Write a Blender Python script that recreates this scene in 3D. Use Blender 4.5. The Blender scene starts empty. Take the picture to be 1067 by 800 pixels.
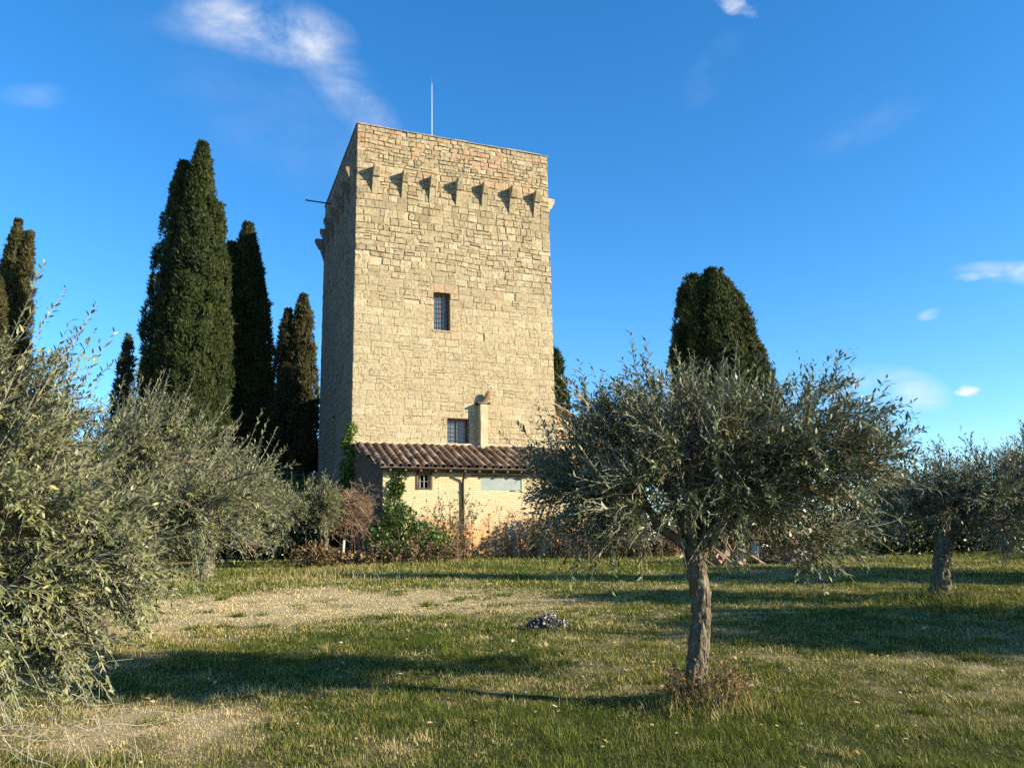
import bpy, math
import numpy as np
from math import radians, sin, cos, pi, tan
from mathutils import Matrix

SC = bpy.context.scene
COL = SC.collection
RS = np.random.RandomState

# ------------------------------------------------------------------ camera
PITCH, ROLL, FPX = 0.2074, -0.0220, 830.0
CAMZ = 1.6
_r0 = np.array([1, 0, 0.]); _u0 = np.array([0, -sin(PITCH), cos(PITCH)]); _f0 = np.array([0, cos(PITCH), sin(PITCH)])
_c, _s = cos(ROLL), sin(ROLL)
CR = _c * _r0 + _s * _u0; CU = -_s * _r0 + _c * _u0; CF = _f0
cam_d = bpy.data.cameras.new('camera'); cam = bpy.data.objects.new('camera', cam_d); COL.objects.link(cam)
cam_d.sensor_width = 36.0; cam_d.lens = 36.0 * FPX / 1067.0; cam_d.clip_start = 0.05; cam_d.clip_end = 3000
cam.matrix_world = Matrix(((CR[0], CU[0], -CF[0], 0), (CR[1], CU[1], -CF[1], 0), (CR[2], CU[2], -CF[2], CAMZ), (0, 0, 0, 1)))
SC.camera = cam

# ------------------------------------------------------------------ light, sky, exposure
SUN_EL, SUN_A = radians(19.5), radians(19.0)      # sun low on the right, a little behind the camera
SUN_DIR = np.array([cos(SUN_A) * cos(SUN_EL), -sin(SUN_A) * cos(SUN_EL), sin(SUN_EL)])
sl = bpy.data.lights.new('sun', 'SUN'); so = bpy.data.objects.new('sun', sl); COL.objects.link(so)
sl.energy = 5.0; sl.angle = radians(0.55); sl.color = (1.0, 0.86, 0.63)
_z = SUN_DIR; _x = np.cross([0, 0, 1.], _z); _x /= np.linalg.norm(_x); _y = np.cross(_z, _x)
so.matrix_world = Matrix(((_x[0], _y[0], _z[0], 20), (_x[1], _y[1], _z[1], -10), (_x[2], _y[2], _z[2], 30), (0, 0, 0, 1)))
SC.view_settings.view_transform = 'Standard'; SC.view_settings.look = 'None'
SC.view_settings.exposure = 1.28; SC.view_settings.gamma = 1.0
try: SC.view_settings.use_curve_mapping = False
except Exception: pass
SC.render.engine = 'CYCLES'
SC.cycles.max_bounces = 5; SC.cycles.diffuse_bounces = 3; SC.cycles.glossy_bounces = 2
SC.cycles.transmission_bounces = 2; SC.cycles.transparent_max_bounces = 4
SC.cycles.use_denoising = False

def ray(x, y):
    q = (x - 533.5) / FPX * CR + (400 - y) / FPX * CU + CF
    return q
def at(x, y, fwd):
    q = ray(x, y); return q * (fwd / q[1]) + np.array([0, 0, CAMZ])

world = bpy.data.worlds.new('World'); SC.world = world; world.use_nodes = True
def build_world():
    nt = world.node_tree; N = nt.nodes; L = nt.links; N.clear()
    out = N.new('ShaderNodeOutputWorld'); bg = N.new('ShaderNodeBackground')
    sky = N.new('ShaderNodeTexSky'); sky.sky_type = 'NISHITA'; sky.sun_disc = False
    sky.sun_elevation = SUN_EL; sky.sun_rotation = math.atan2(SUN_DIR[0], SUN_DIR[1])
    sky.altitude = 200; sky.air_density = 1.0; sky.dust_density = 0.12; sky.ozone_density = 4.0
    bg.inputs['Strength'].default_value = 0.12
    hs = N.new('ShaderNodeHueSaturation'); hs.inputs['Saturation'].default_value = 1.24; hs.inputs['Value'].default_value = 1.0
    hs.inputs['Hue'].default_value = 0.500
    L.new(sky.outputs[0], hs.inputs['Color'])
    tc = N.new('ShaderNodeTexCoord')
    def math_(op, a, b=None, c=None, clamp=False):
        m = N.new('ShaderNodeMath'); m.operation = op; m.use_clamp = clamp
        for i, v in enumerate((a, b, c)):
            if v is None: continue
            if isinstance(v, (int, float)): m.inputs[i].default_value = v
            else: L.new(v, m.inputs[i])
        return m.outputs[0]
    def noise(scale, detail, rough, dist=0.0):
        mp = N.new('ShaderNodeMapping'); mp.inputs['Scale'].default_value = scale
        L.new(tc.outputs['Generated'], mp.inputs[0])
        n = N.new('ShaderNodeTexNoise'); n.inputs['Scale'].default_value = 1.0; n.inputs['Detail'].default_value = detail
        n.inputs['Roughness'].default_value = rough; n.inputs['Distortion'].default_value = dist
        L.new(mp.outputs[0], n.inputs['Vector']); return n.outputs[0]
    nz = noise((9, 9, 16), 8, 0.62, 0.4); nz2 = noise((32, 32, 60), 6, 0.6, 0.2)
    # each cloud: pixel centre, half axes (px), tilt (deg), strength, edge softness
    clouds = [(285, 30, 62, 26, 10, 1.0, 1.0), (235, 22, 50, 20, 0, .30, 1.0), (360, 88, 62, 22, 52, .42, 1.0), (300, 120, 130, 60, 30, .07, 1.0),
              (1062, 284, 44, 9, 3, 1.0, .7), (1016, 288, 22, 5, -5, .4, .9), (930, 405, 40, 18, 10, 1.0, .8),
              (1007, 407, 13, 6, 0, .9, .7), (967, 328, 14, 7, -20, .35, .9), (765, 4, 30, 10, 20, .5, 1.),
              (745, 72, 34, 16, -55, .16, 1.), (905, 125, 50, 20, -30, .10, 1.), (45, 100, 34, 10, 0, .2, 1.)]
    total = None
    for (px, py, a, b, tilt, st, soft) in clouds:
        c = ray(px, py); cn = c / np.linalg.norm(c)
        r = CR - cn * (CR @ cn); r /= np.linalg.norm(r); u = np.cross(r, cn)
        t = radians(-tilt); ax = cos(t) * r + sin(t) * u; ay = -sin(t) * r + cos(t) * u
        k = FPX * 1.0
        def dot(v, s):
            d = N.new('ShaderNodeVectorMath'); d.operation = 'DOT_PRODUCT'
            L.new(tc.outputs['Generated'], d.inputs[0]); d.inputs[1].default_value = tuple(v * s); return d.outputs['Value']
        nn = np.linalg.norm(c)
        da = dot(ax, k * nn / a); db = dot(ay, k * nn / b); dc = dot(cn, 1.0)
        rr = math_('ADD', math_('MULTIPLY', da, da), math_('MULTIPLY', db, db))
        src = nz if a > 30 else nz2
        if a > 30:      # thin and wispy
            e = math_('MULTIPLY', math_('SUBTRACT', 1.0, math_('MULTIPLY', rr, .45), clamp=True), math_('MULTIPLY', math_('SUBTRACT', src, .36), 3.1, clamp=True))
        else:
            e = math_('SUBTRACT', 1.0, math_('ADD', rr, math_('MULTIPLY', math_('SUBTRACT', src, 0.5), -4.6 * soft)))
            e = math_('MULTIPLY', e, 0.75 / soft, clamp=True)
        front = math_('GREATER_THAN', dc, 0.3)
        e = math_('MULTIPLY', math_('MULTIPLY', math_('POWER', e, 1.3), front), math_('MULTIPLY', st, math_('ADD', 0.45, nz2)))
        total = e if total is None else math_('ADD', total, e)
    total = math_('MULTIPLY', total, 0.9, clamp=True)
    mx = N.new('ShaderNodeMix'); mx.data_type = 'RGBA'
    L.new(total, mx.inputs[0]); L.new(hs.outputs[0], mx.inputs[6]); mx.inputs[7].default_value = (3.6, 3.65, 3.75, 1)
    L.new(mx.outputs[2], bg.inputs['Color']); L.new(bg.outputs[0], out.inputs[0])
build_world()

# ------------------------------------------------------------------ helpers
def hash2(ix, iy, iz, seed):
    h = (ix.astype(np.int64) * 374761393 + iy.astype(np.int64) * 668265263 + iz.astype(np.int64) * 2147483647 + seed * 974711) & 0xffffffff
    h = ((h ^ (h >> 13)) * 1274126177) & 0xffffffff
    h = (h ^ (h >> 16)) & 0xffffffff
    return h / 4294967295.0
def vnoise(P, scale=1.0, seed=0):
    P = np.atleast_2d(P) * scale
    if P.shape[1] == 2: P = np.c_[P, np.zeros(len(P))]
    i = np.floor(P).astype(np.int64); f = P - i; f = f * f * (3 - 2 * f)
    r = 0
    for dx in (0, 1):
        for dy in (0, 1):
            for dz in (0, 1):
                w = (f[:, 0] if dx else 1 - f[:, 0]) * (f[:, 1] if dy else 1 - f[:, 1]) * (f[:, 2] if dz else 1 - f[:, 2])
                r = r + w * hash2(i[:, 0] + dx, i[:, 1] + dy, i[:, 2] + dz, seed)
    return r
def fbm(P, scale=1.0, seed=0, oct=3):
    r = 0; a = 1; t = 0
    for o in range(oct):
        r = r + a * vnoise(P, scale * 2 ** o, seed + o * 17); t += a; a *= .5
    return r / t
def norm(v): return v / np.maximum(np.linalg.norm(v, axis=-1, keepdims=True), 1e-9)

class MB:
    """collects vertices and faces; build() links them as ONE mesh object"""
    def __init__(s): s.V = []; s.F = []; s.n = 0; s.A = {}; s.M = []; s.S = []
    def add(s, V, F, smooth=False, mat=0, **attrs):
        V = np.asarray(V, float).reshape(-1, 3)
        Fs = F if isinstance(F, list) else [F]
        for f in Fs:
            f = np.asarray(f, np.int64)
            if f.size: s.F.append(f + s.n); s.M.append(mat); s.S.append(smooth)
        s.V.append(V)
        for k in set(list(attrs) + list(s.A)):
            if k not in s.A: s.A[k] = [np.zeros(s.n)] if s.n else []
            v = attrs.get(k, 0.0); v = np.broadcast_to(np.asarray(v, float), (len(V),)) if np.ndim(v) == 0 else np.asarray(v, float)
            s.A[k].append(v)
        s.n += len(V)
    def box(s, c, half, X=None, **kw):
        c = np.asarray(c, float); X = np.eye(3) if X is None else X
        co = np.array([[a, b, d] for d in (-1, 1) for b in (-1, 1) for a in (-1, 1)], float) * half
        s.add(c + co @ X, np.array([[0, 2, 3, 1], [4, 5, 7, 6], [0, 1, 5, 4], [2, 6, 7, 3], [0, 4, 6, 2], [1, 3, 7, 5]]), **kw)
    def tube(s, pts, rad, k=8, cap=True, **kw):
        P = np.asarray(pts, float)[None]; R = np.broadcast_to(np.asarray(rad, float), (P.shape[1],))[None]
        V, F = tubes(P, R, k); Fs = [F]
        if cap:
            m = P.shape[1]; Fs += [np.arange(k)[::-1][None], ((m - 1) * k + np.arange(k))[None]]
        s.add(V, Fs, **kw)
    def build(s, name, mats, parent=None, origin=None):
        V = np.concatenate(s.V)
        if parent is not None:
            root = parent
            while root.parent: root = root.parent
            V = V - np.array(root['_loc'])
        elif origin is not None: V = V - np.asarray(origin)
        me = bpy.data.meshes.new(name)
        tot = np.concatenate([np.full(len(f), f.shape[1]) for f in s.F]); idx = np.concatenate([f.ravel() for f in s.F])
        me.vertices.add(len(V)); me.vertices.foreach_set('co', V.astype(np.float32).ravel())
        me.loops.add(len(idx)); me.loops.foreach_set('vertex_index', idx.astype(np.int32))
        me.polygons.add(len(tot)); st = np.concatenate([[0], np.cumsum(tot)[:-1]])
        me.polygons.foreach_set('loop_start', st.astype(np.int32)); me.polygons.foreach_set('loop_total', tot.astype(np.int32))
        me.polygons.foreach_set('material_index', np.concatenate([np.full(len(f), m) for f, m in zip(s.F, s.M)]).astype(np.int32))
        me.polygons.foreach_set('use_smooth', np.concatenate([np.full(len(f), bool(m)) for f, m in zip(s.F, s.S)]))
        for k, v in s.A.items():
            a = me.attributes.new(k, 'FLOAT', 'POINT'); a.data.foreach_set('value', np.concatenate(v).astype(np.float32))
        for m in (mats if isinstance(mats, (list, tuple)) else [mats]): me.materials.append(m)
        me.update(calc_edges=True); me.validate()
        o = bpy.data.objects.new(name, me); COL.objects.link(o)
        if parent is not None: o.parent = parent
        elif origin is not None: o.location = origin
        return o

def tubes(P, R, k=3):
    """P [N,M,3] paths, R [N,M] radii -> verts, quads"""
    N, M, _ = P.shape
    T = np.empty_like(P); T[:, 1:-1] = P[:, 2:] - P[:, :-2]; T[:, 0] = P[:, 1] - P[:, 0]; T[:, -1] = P[:, -1] - P[:, -2]
    T = norm(T); ref = np.where(np.abs(norm(P[:, -1] - P[:, 0])[:, 2:3]) > .9, [[1., 0, 0]], [[0, 0, 1.]])[:, None, :]
    A = norm(np.cross(T, ref)); B = np.cross(T, A)
    th = np.arange(k) * 2 * pi / k
    V = P[:, :, None, :] + R[:, :, None, None] * (A[:, :, None, :] * np.cos(th)[None, None, :, None] + B[:, :, None, :] * np.sin(th)[None, None, :, None])
    b = (np.arange(N) * M * k)[:, None, None] + (np.arange(M - 1) * k)[None, :, None]
    j = np.arange(k)[None, None, :]; j2 = (j + 1) % k
    F = np.stack([b + j, b + j2, b + k + j2, b + k + j], -1).reshape(-1, 4)
    return V.reshape(-1, 3), F

def thing(name, label, cat, loc, group=None):
    o = bpy.data.objects.new(name, None); COL.objects.link(o); o.empty_display_size = .3
    o.location = loc; o['_loc'] = [float(v) for v in loc]
    tag(o, label, cat, group); return o
def tag(o, label, cat, group=None, kind=None):
    o['label'] = label; o['category'] = cat
    if group: o['group'] = group
    if kind: o['kind'] = kind
    return o
def copy_tree(o, loc, rz=0.0, sc=1.0, label=None, group=None):
    def rec(src, par):
        c = src.copy(); COL.objects.link(c)
        if par is not None: c.parent = par
        for ch in [x for x in bpy.data.objects if x.parent == src]: rec(ch, c)
        return c
    r = rec(o, None); r.location = loc; r.rotation_euler = (0, 0, rz); r.scale = (sc,) * 3 if np.isscalar(sc) else sc
    if label: r['label'] = label
    if group: r['group'] = group
    return r

# ------------------------------------------------------------------ materials
def mat(name, base=(.5, .5, .5), rough=.8, spec=.3, metal=0.0):
    m = bpy.data.materials.new(name); m.use_nodes = True
    p = m.node_tree.nodes['Principled BSDF']; p.inputs['Base Color'].default_value = (*base, 1)
    p.inputs['Roughness'].default_value = rough; p.inputs['Specular IOR Level'].default_value = spec; p.inputs['Metallic'].default_value = metal
    return m
class G:
    def __init__(s, m): s.m = m; s.t = m.node_tree; s.N = s.t.nodes; s.L = s.t.links; s.p = s.N['Principled BSDF']
    def put(s, i, v):
        if v is None: return
        if hasattr(v, 'is_linked') or hasattr(v, 'links'): s.L.new(v, i)
        else:
            try: i.default_value = v
            except Exception: i.default_value = (*v, 1)
    def attr(s, n): a = s.N.new('ShaderNodeAttribute'); a.attribute_name = n; return a.outputs['Fac']
    def pos(s): return s.N.new('ShaderNodeNewGeometry').outputs['Position']
    def obj(s): return s.N.new('ShaderNodeTexCoord').outputs['Object']
    def noise(s, scale, detail=4, rough=.6, vec=None, sc3=None, dist=0.):
        n = s.N.new('ShaderNodeTexNoise'); n.inputs['Scale'].default_value = scale; n.inputs['Detail'].default_value = detail
        n.inputs['Roughness'].default_value = rough; n.inputs['Distortion'].default_value = dist
        v = vec or s.obj()
        if sc3:
            mp = s.N.new('ShaderNodeMapping'); mp.inputs['Scale'].default_value = sc3; s.L.new(v, mp.inputs[0]); v = mp.outputs[0]
        s.L.new(v, n.inputs['Vector']); return n.outputs[0]
    def voro(s, scale, feat='F1', vec=None, sc3=None):
        n = s.N.new('ShaderNodeTexVoronoi'); n.inputs['Scale'].default_value = scale; n.feature = feat
        v = vec or s.obj()
        if sc3:
            mp = s.N.new('ShaderNodeMapping'); mp.inputs['Scale'].default_value = sc3; s.L.new(v, mp.inputs[0]); v = mp.outputs[0]
        s.L.new(v, n.inputs['Vector']); return n.outputs[0]
    def math(s, op, a, b=0.5, clamp=False):
        m = s.N.new('ShaderNodeMath'); m.operation = op; m.use_clamp = clamp; s.put(m.inputs[0], a); s.put(m.inputs[1], b); return m.outputs[0]
    def ramp(s, f, stops):
        r = s.N.new('ShaderNodeValToRGB'); e = r.color_ramp.elements
        while len(e) < len(stops): e.new(0.5)
        for el, (p, c) in zip(e, stops): el.position = p; el.color = (*c, 1) if len(c) == 3 else c
        s.L.new(f, r.inputs[0]); return r.outputs[0]
    def step(s, f, a, b):
        r = s.N.new('ShaderNodeMapRange'); r.clamp = True; s.L.new(f, r.inputs[0])
        r.inputs[1].default_value = a; r.inputs[2].default_value = b; return r.outputs[0]
    def mix(s, f, a, b, mode='MIX'):
        m = s.N.new('ShaderNodeMix'); m.data_type = 'RGBA'; m.blend_type = mode
        s.put(m.inputs[0], f); s.put(m.inputs[6], a if not isinstance(a, tuple) else (*a, 1)); s.put(m.inputs[7], b if not isinstance(b, tuple) else (*b, 1)); return m.outputs[2]
    def color(s, c): s.L.new(c, s.p.inputs['Base Color'])
    def bump(s, h, strength=.5, dist=.02):
        b = s.N.new('ShaderNodeBump'); b.inputs['Strength'].default_value = strength; b.inputs['Distance'].default_value = dist
        s.L.new(h, b.inputs['Height'])
        prev = s.p.inputs['Normal']
        if prev.is_linked: s.L.new(prev.links[0].from_socket, b.inputs['Normal'])
        s.L.new(b.outputs[0], prev)

def leaf_material(name, ramp_stops, back=None, trans=.2, tcol=(.2, .25, .05), rough=.45, spec=.35):
    m = mat(name, rough=rough, spec=spec); g = G(m)
    c = g.ramp(g.attr('rnd'), ramp_stops)
    if back is not None:
        bf = g.N.new('ShaderNodeNewGeometry').outputs['Backfacing']; c = g.mix(bf, c, back)
    g.color(c)
    if trans > 0:
        tr = g.N.new('ShaderNodeBsdfTranslucent'); tr.inputs[0].default_value = (*tcol, 1)
        ms = g.N.new('ShaderNodeMixShader'); ms.inputs[0].default_value = trans
        out = [n for n in g.N if n.type == 'OUTPUT_MATERIAL'][0]
        g.L.new(g.p.outputs[0], ms.inputs[1]); g.L.new(tr.outputs[0], ms.inputs[2]); g.L.new(ms.outputs[0], out.inputs[0])
    return m

M_OLIVE = leaf_material('olive_leaf', [(0, (.026, .034, .014)), (.38, (.054, .068, .022)), (.66, (.128, .146, .050)), (.94, (.23, .225, .085)), (1, (.27, .235, .075))],
                        back=(.185, .20, .13), trans=.07, tcol=(.16, .18, .05), rough=.44, spec=.38)
M_CYP = leaf_material('cypress_foliage', [(0, (.014, .022, .008)), (.5, (.030, .044, .012)), (.85, (.052, .062, .018)), (1, (.085, .07, .025))], trans=.06, tcol=(.08, .1, .02), rough=.7, spec=.15)
M_CYPB = leaf_material('brown_cypress_foliage', [(0, (.024, .026, .01)), (.5, (.052, .052, .019)), (1, (.10, .076, .030))], trans=.06, tcol=(.1, .08, .02), rough=.7, spec=.15)
M_IVY = leaf_material('ivy_leaf', [(0, (.025, .05, .012)), (.6, (.06, .10, .02)), (1, (.14, .17, .04))], trans=.2, tcol=(.15, .25, .03), rough=.4, spec=.4)
M_IVYY = leaf_material('sunlit_ivy_leaf', [(0, (.06, .10, .015)), (.6, (.15, .20, .03)), (1, (.26, .27, .05))], trans=.25, tcol=(.2, .3, .03), rough=.45, spec=.35)  # brighter copy of the ivy, sunlight painted into the leaf colour
M_BUSH = leaf_material('bush_leaf', [(0, (.018, .028, .010)), (.6, (.04, .055, .018)), (1, (.09, .09, .03))], trans=.15, tcol=(.1, .12, .03))
M_DRYL = leaf_material('dry_leaf', [(0, (.05, .038, .02)), (.5, (.15, .105, .055)), (1, (.34, .26, .14))], trans=.2, tcol=(.3, .18, .08), rough=.8, spec=.1)
M_GRASS = leaf_material('grass_blade', [(0, (.055, .085, .018)), (.24, (.165, .198, .040)), (.44, (.29, .275, .085)), (.58, (.31, .245, .120)), (.78, (.50, .40, .180)), (1, (.74, .60, .33))],
                        trans=.3, tcol=(.18, .19, .03), rough=.8, spec=.06)

def bark(name, dark, light, lich=(.3, .3, .24), lam=.45):
    m = mat(name, rough=.95, spec=.1); g = G(m)
    n = g.noise(9, 6, .7, sc3=(1, 1, .28), dist=.6); n2 = g.noise(60, 4, .6, sc3=(1, 1, .35)); v = g.voro(16, 'DISTANCE_TO_EDGE', sc3=(1, 1, .35))
    c = g.ramp(g.math('ADD', g.math('MULTIPLY', n, .6), g.math('MULTIPLY', n2, .4)), [(.3, dark), (.65, light)])
    c = g.mix(g.math('MULTIPLY', g.step(g.noise(7, 5, .7), .52, .62), lam), c, lich)
    g.color(c); g.bump(g.math('ADD', g.step(v, 0, .25), n2), .9, .025); return m
M_BARK = bark('olive_bark', (.022, .018, .014), (.21, .18, .125), (.32, .30, .22))
M_TWIG = mat('olive_twig', (.27, .25, .19), .8)
M_BARKC = bark('cypress_bark', (.04, .03, .02), (.14, .1, .07))
M_BROWN = mat('dead_twig', (.27, .17, .105), .9, .1); g = G(M_BROWN); g.color(g.ramp(g.attr('rnd'), [(0, (.09, .06, .04)), (.6, (.22, .145, .095)), (1, (.40, .31, .20))]))

# stone of the tower
M_STONE = mat('tower_stone', rough=.95, spec=.1); g = G(M_STONE)
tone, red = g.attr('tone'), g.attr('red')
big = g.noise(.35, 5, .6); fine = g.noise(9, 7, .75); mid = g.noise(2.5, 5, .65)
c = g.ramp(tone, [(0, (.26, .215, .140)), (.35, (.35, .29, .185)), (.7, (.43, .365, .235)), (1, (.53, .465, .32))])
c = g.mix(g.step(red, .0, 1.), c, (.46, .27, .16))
c = g.mix(g.math('MULTIPLY', g.attr('grey'), .85), c, g.mix(g.noise(1.2, 5, .7), (.12, .095, .085), (.27, .22, .20)))  # darkens and greys the side away from the sun: shade painted into the stone
c = g.mix(g.math('MULTIPLY', g.step(fine, .52, .36), .72), c, (.19, .15, .09))
c = g.mix(g.math('MULTIPLY', g.step(g.noise(30, 4, .8), .50, .40), .45), c, (.22, .18, .115))
c = g.mix(g.math('MULTIPLY', g.step(mid, .55, .75), .45), c, (.56, .48, .30))
c = g.mix(g.math('MULTIPLY', g.step(big, .54, .70), .35), c, (.36, .27, .155))
pit = g.step(g.voro(8.5, sc3=(1, 1, 1.4)), .12, .26)
pit2 = g.math('MULTIPLY', g.math('SUBTRACT', 1.0, pit), g.step(g.noise(2.2, 4, .65), .46, .56))
c = g.mix(g.math('MULTIPLY', pit2, .8), c, (.13, .095, .055))
g.color(c)
g.bump(g.math('ADD', g.noise(6, 6, .72), g.math('MULTIPLY', g.noise(38, 4, .7), .45)), 1.0, .05)
g.bump(g.math('SUBTRACT', 1.0, pit2), .9, .05)
M_MORT = mat('tower_mortar', rough=1, spec=.05); g = G(M_MORT)
g.color(g.ramp(g.noise(5, 6, .7), [(.35, (.36, .30, .195)), (.65, (.50, .43, .29))])); g.bump(g.noise(22, 5, .7), .9, .04)
M_COPE = mat('coping_stone', rough=.9); g = G(M_COPE); g.color(g.ramp(g.noise(8, 5, .7), [(.35, (.17, .145, .105)), (.65, (.36, .31, .23))])); g.bump(g.noise(30, 4), .5, .02)
M_PLAST = mat('pale_plaster', rough=.95, spec=.1); g = G(M_PLAST)
g.color(g.ramp(g.noise(4, 6, .7), [(.3, (.30, .25, .16)), (.7, (.48, .42, .29))])); g.bump(g.noise(25, 4), .5, .02)
# painted brick wall of the lean-to, paint worn off towards the foot
M_PBRICK = mat('painted_brick', rough=.95, spec=.1); g = G(M_PBRICK)
uv = g.N.new('ShaderNodeCombineXYZ'); g.L.new(g.attr('wu'), uv.inputs[0]); g.L.new(g.attr('wz'), uv.inputs[1])
bt = g.N.new('ShaderNodeTexBrick'); g.L.new(uv.outputs[0], bt.inputs['Vector']); bt.inputs['Scale'].default_value = 1.0
bt.inputs['Brick Width'].default_value = .29; bt.inputs['Row Height'].default_value = .078; bt.inputs['Mortar Size'].default_value = .009; bt.inputs['Mortar Smooth'].default_value = .3
bt.inputs['Color1'].default_value = (.43, .36, .225, 1); bt.inputs['Color2'].default_value = (.51, .44, .285, 1); bt.inputs['Mortar'].default_value = (.28, .21, .11, 1)
b2 = g.mix(g.noise(11, 5, .7, vec=uv.outputs[0]), (.42, .185, .075), (.60, .36, .17))
wear = g.step(g.math('ADD', g.attr('wz'), g.math('MULTIPLY', g.math('SUBTRACT', g.noise(1.7, 6, .7, vec=uv.outputs[0]), .5), 2.6)), 1.55, .95)
spots = g.step(g.noise(5, 6, .85, vec=uv.outputs[0]), .55, .64)
c = g.mix(g.math('MAXIMUM', wear, g.math('MULTIPLY', spots, .35)), bt.outputs[0], b2)
c = g.mix(g.math('MULTIPLY', g.noise(2.2, 6, .7, vec=uv.outputs[0]), .3), c, (.56, .46, .27))
g.color(c); g.bump(bt.outputs['Fac'], -.5, .012); g.bump(g.noise(20, 5, .7), .5, .015)
M_TILE = mat('terracotta_tile', rough=.95, spec=.1); g = G(M_TILE)
c = g.ramp(g.attr('rnd'), [(0, (.06, .04, .03)), (.35, (.19, .112, .070)), (.65, (.33, .215, .14)), (1, (.46, .37, .26))])
c = g.mix(g.math('MULTIPLY', g.step(g.noise(4, 6, .75), .50, .62), .65), c, (.30, .27, .18))
c = g.mix(g.math('MULTIPLY', g.step(g.noise(7, 6, .75), .56, .66), .6), c, (.06, .05, .04))
g.color(c); g.bump(g.noise(30, 5, .7), .6, .015)
M_IRON = mat('dark_iron', (.03, .026, .022), .6, .4, .5)
M_GUT = mat('grey_gutter_metal', (.06, .052, .045), .55, .4, .3)
M_PIPE = mat('brown_downpipe', (.045, .022, .015), .6)
M_STEEL = mat('pale_steel', (.36, .37, .38), .4, .5, .6)
M_WOOD = mat('old_timber', (.10, .065, .042), .9); g = G(M_WOOD); g.color(g.ramp(g.noise(6, 5, .7, sc3=(1, 1, 1)), [(.3, (.05, .033, .022)), (.7, (.17, .115, .075))])); g.bump(g.noise(30, 4), .5, .01)
M_FRAME = mat('window_frame_wood', (.16, .12, .09), .7)
M_GLASS = mat('window_glass', (.10, .12, .14), .08, .9)
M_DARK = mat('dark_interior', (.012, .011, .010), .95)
M_PANEL = mat('pale_blue_panel', (.42, .50, .50), .6); g = G(M_PANEL); g.color(g.ramp(g.noise(3, 5, .6), [(.3, (.19, .23, .23)), (.7, (.26, .30, .29))]))
M_WHITE = mat('white_plastic', (.42, .41, .35), .6)
M_ASH = mat('burnt_rubble', rough=.95, spec=.15); g = G(M_ASH); g.color(g.ramp(g.attr('rnd'), [(0, (.015, .013, .012)), (.35, (.06, .055, .05)), (.7, (.20, .19, .18)), (1, (.42, .40, .38))]))
M_STRAW = leaf_material('fallen_leaf', [(0, (.30, .20, .08)), (.5, (.46, .34, .15)), (1, (.62, .55, .38))], trans=.1, tcol=(.3, .2, .08), rough=.7, spec=.15)

# ------------------------------------------------------------------ terrain
S_ = .05
def base_z(x, y):
    yy = np.clip(y, -10, None)
    z = np.where(yy < 29, S_ * yy, S_ * 29 + .09 * (1 - np.exp(-(yy - 29) / 1.8)))
    far = np.maximum(np.hypot(x, y - 20) - 60, 0)
    return z - .0035 * far
def gnd(x, y):
    q = ray(x, y); k = CAMZ / (S_ * q[1] - q[2]); p = k * q; return p[:2]
def tz(x, y):
    P = np.c_[np.ravel(x), np.ravel(y)]
    z = base_z(P[:, 0], P[:, 1]) + .10 * (fbm(P, .35, 3, 3) - .5) + .035 * (fbm(P, 2.2, 9, 2) - .5)
    m = gnd(727, 738); d = np.hypot(P[:, 0] - m[0] - .04, P[:, 1] - m[1])
    z = z + .13 * np.exp(-(d / .27) ** 2)
    m = gnd(982, 628); d = np.hypot(P[:, 0] - m[0], P[:, 1] - m[1]); z = z + .16 * np.exp(-(d / .6) ** 2)
    m = gnd(575, 655); d = np.hypot(P[:, 0] - m[0], P[:, 1] - m[1]); z = z + .05 * np.exp(-(d / .5) ** 2)
    return z
def tz1(x, y): return float(tz(np.array([x]), np.array([y]))[0])
# where the turf has dried out (+) or stayed green (-): px, py, radius x, radius y (m), amount
DRY = [(270, 632, 2.5, 2.0, 1.0), (160, 642, 2.2, 2.0, .8), (400, 622, 2.2, 1.5, .7), (500, 628, 2.4, 1.1, .75), (640, 642, 2.0, .8, .25), (170, 745, .75, .7, .65), (110, 765, .7, .45, .5),
       (20, 705, .9, 1., .55), (640, 668, 1.0, .6, .25), (800, 694, 1.2, .4, .25), (450, 770, .5, .3, .35), (610, 672, .35, .3, .4), (560, 690, .5, .3, .25), (960, 690, 1.5, .5, .2), (250, 600, 5, 1.5, .2), (1045, 722, .6, .5, .25),
       (420, 680, 2.2, 1.3, -.25), (640, 765, 1.3, .7, -.35), (320, 660, 1.4, .9, -.25), (230, 598, 4, .9, -.35), (540, 590, 6, 2.2, -.3), (900, 780, 1.5, .8, -.25), (700, 640, 5, 1.5, -.12)]
DRYP = [(gnd(a, b), rx, ry, am) for a, b, rx, ry, am in DRY]
def dryness(x, y):
    P = np.c_[np.ravel(x), np.ravel(y)]
    w = 1.6 * (np.c_[fbm(P, 1.1, 31, 3), fbm(P, 1.1, 47, 3)] - .5)
    Q = P + w
    d = np.full(len(P), .37)
    for c, rx, ry, am in DRYP: d = d + am * np.exp(-((Q[:, 0] - c[0]) / rx) ** 2 - ((Q[:, 1] - c[1]) / ry) ** 2)
    return d + .95 * (fbm(P, .9, 5, 4) - .5) + .75 * (fbm(P, 4.2, 77, 3) - .5)

M_GROUND = mat('turf_soil', rough=1, spec=.05); g = G(M_GROUND); pz = g.pos()
n1 = g.noise(14, 6, .75, vec=pz); n2 = g.noise(70, 5, .75, vec=pz)
gr = g.ramp(n1, [(.3, (.035, .050, .014)), (.7, (.075, .095, .028))]); dr = g.ramp(n1, [(.3, (.34, .27, .15)), (.7, (.56, .47, .28))])
c = g.mix(g.step(g.attr('dry'), .38, .95), gr, dr); c = g.mix(g.step(n2, .35, .65), g.mix(.55, c, (.055, .045, .028)), c); g.color(c); g.bump(n2, .9, .03)

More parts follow.
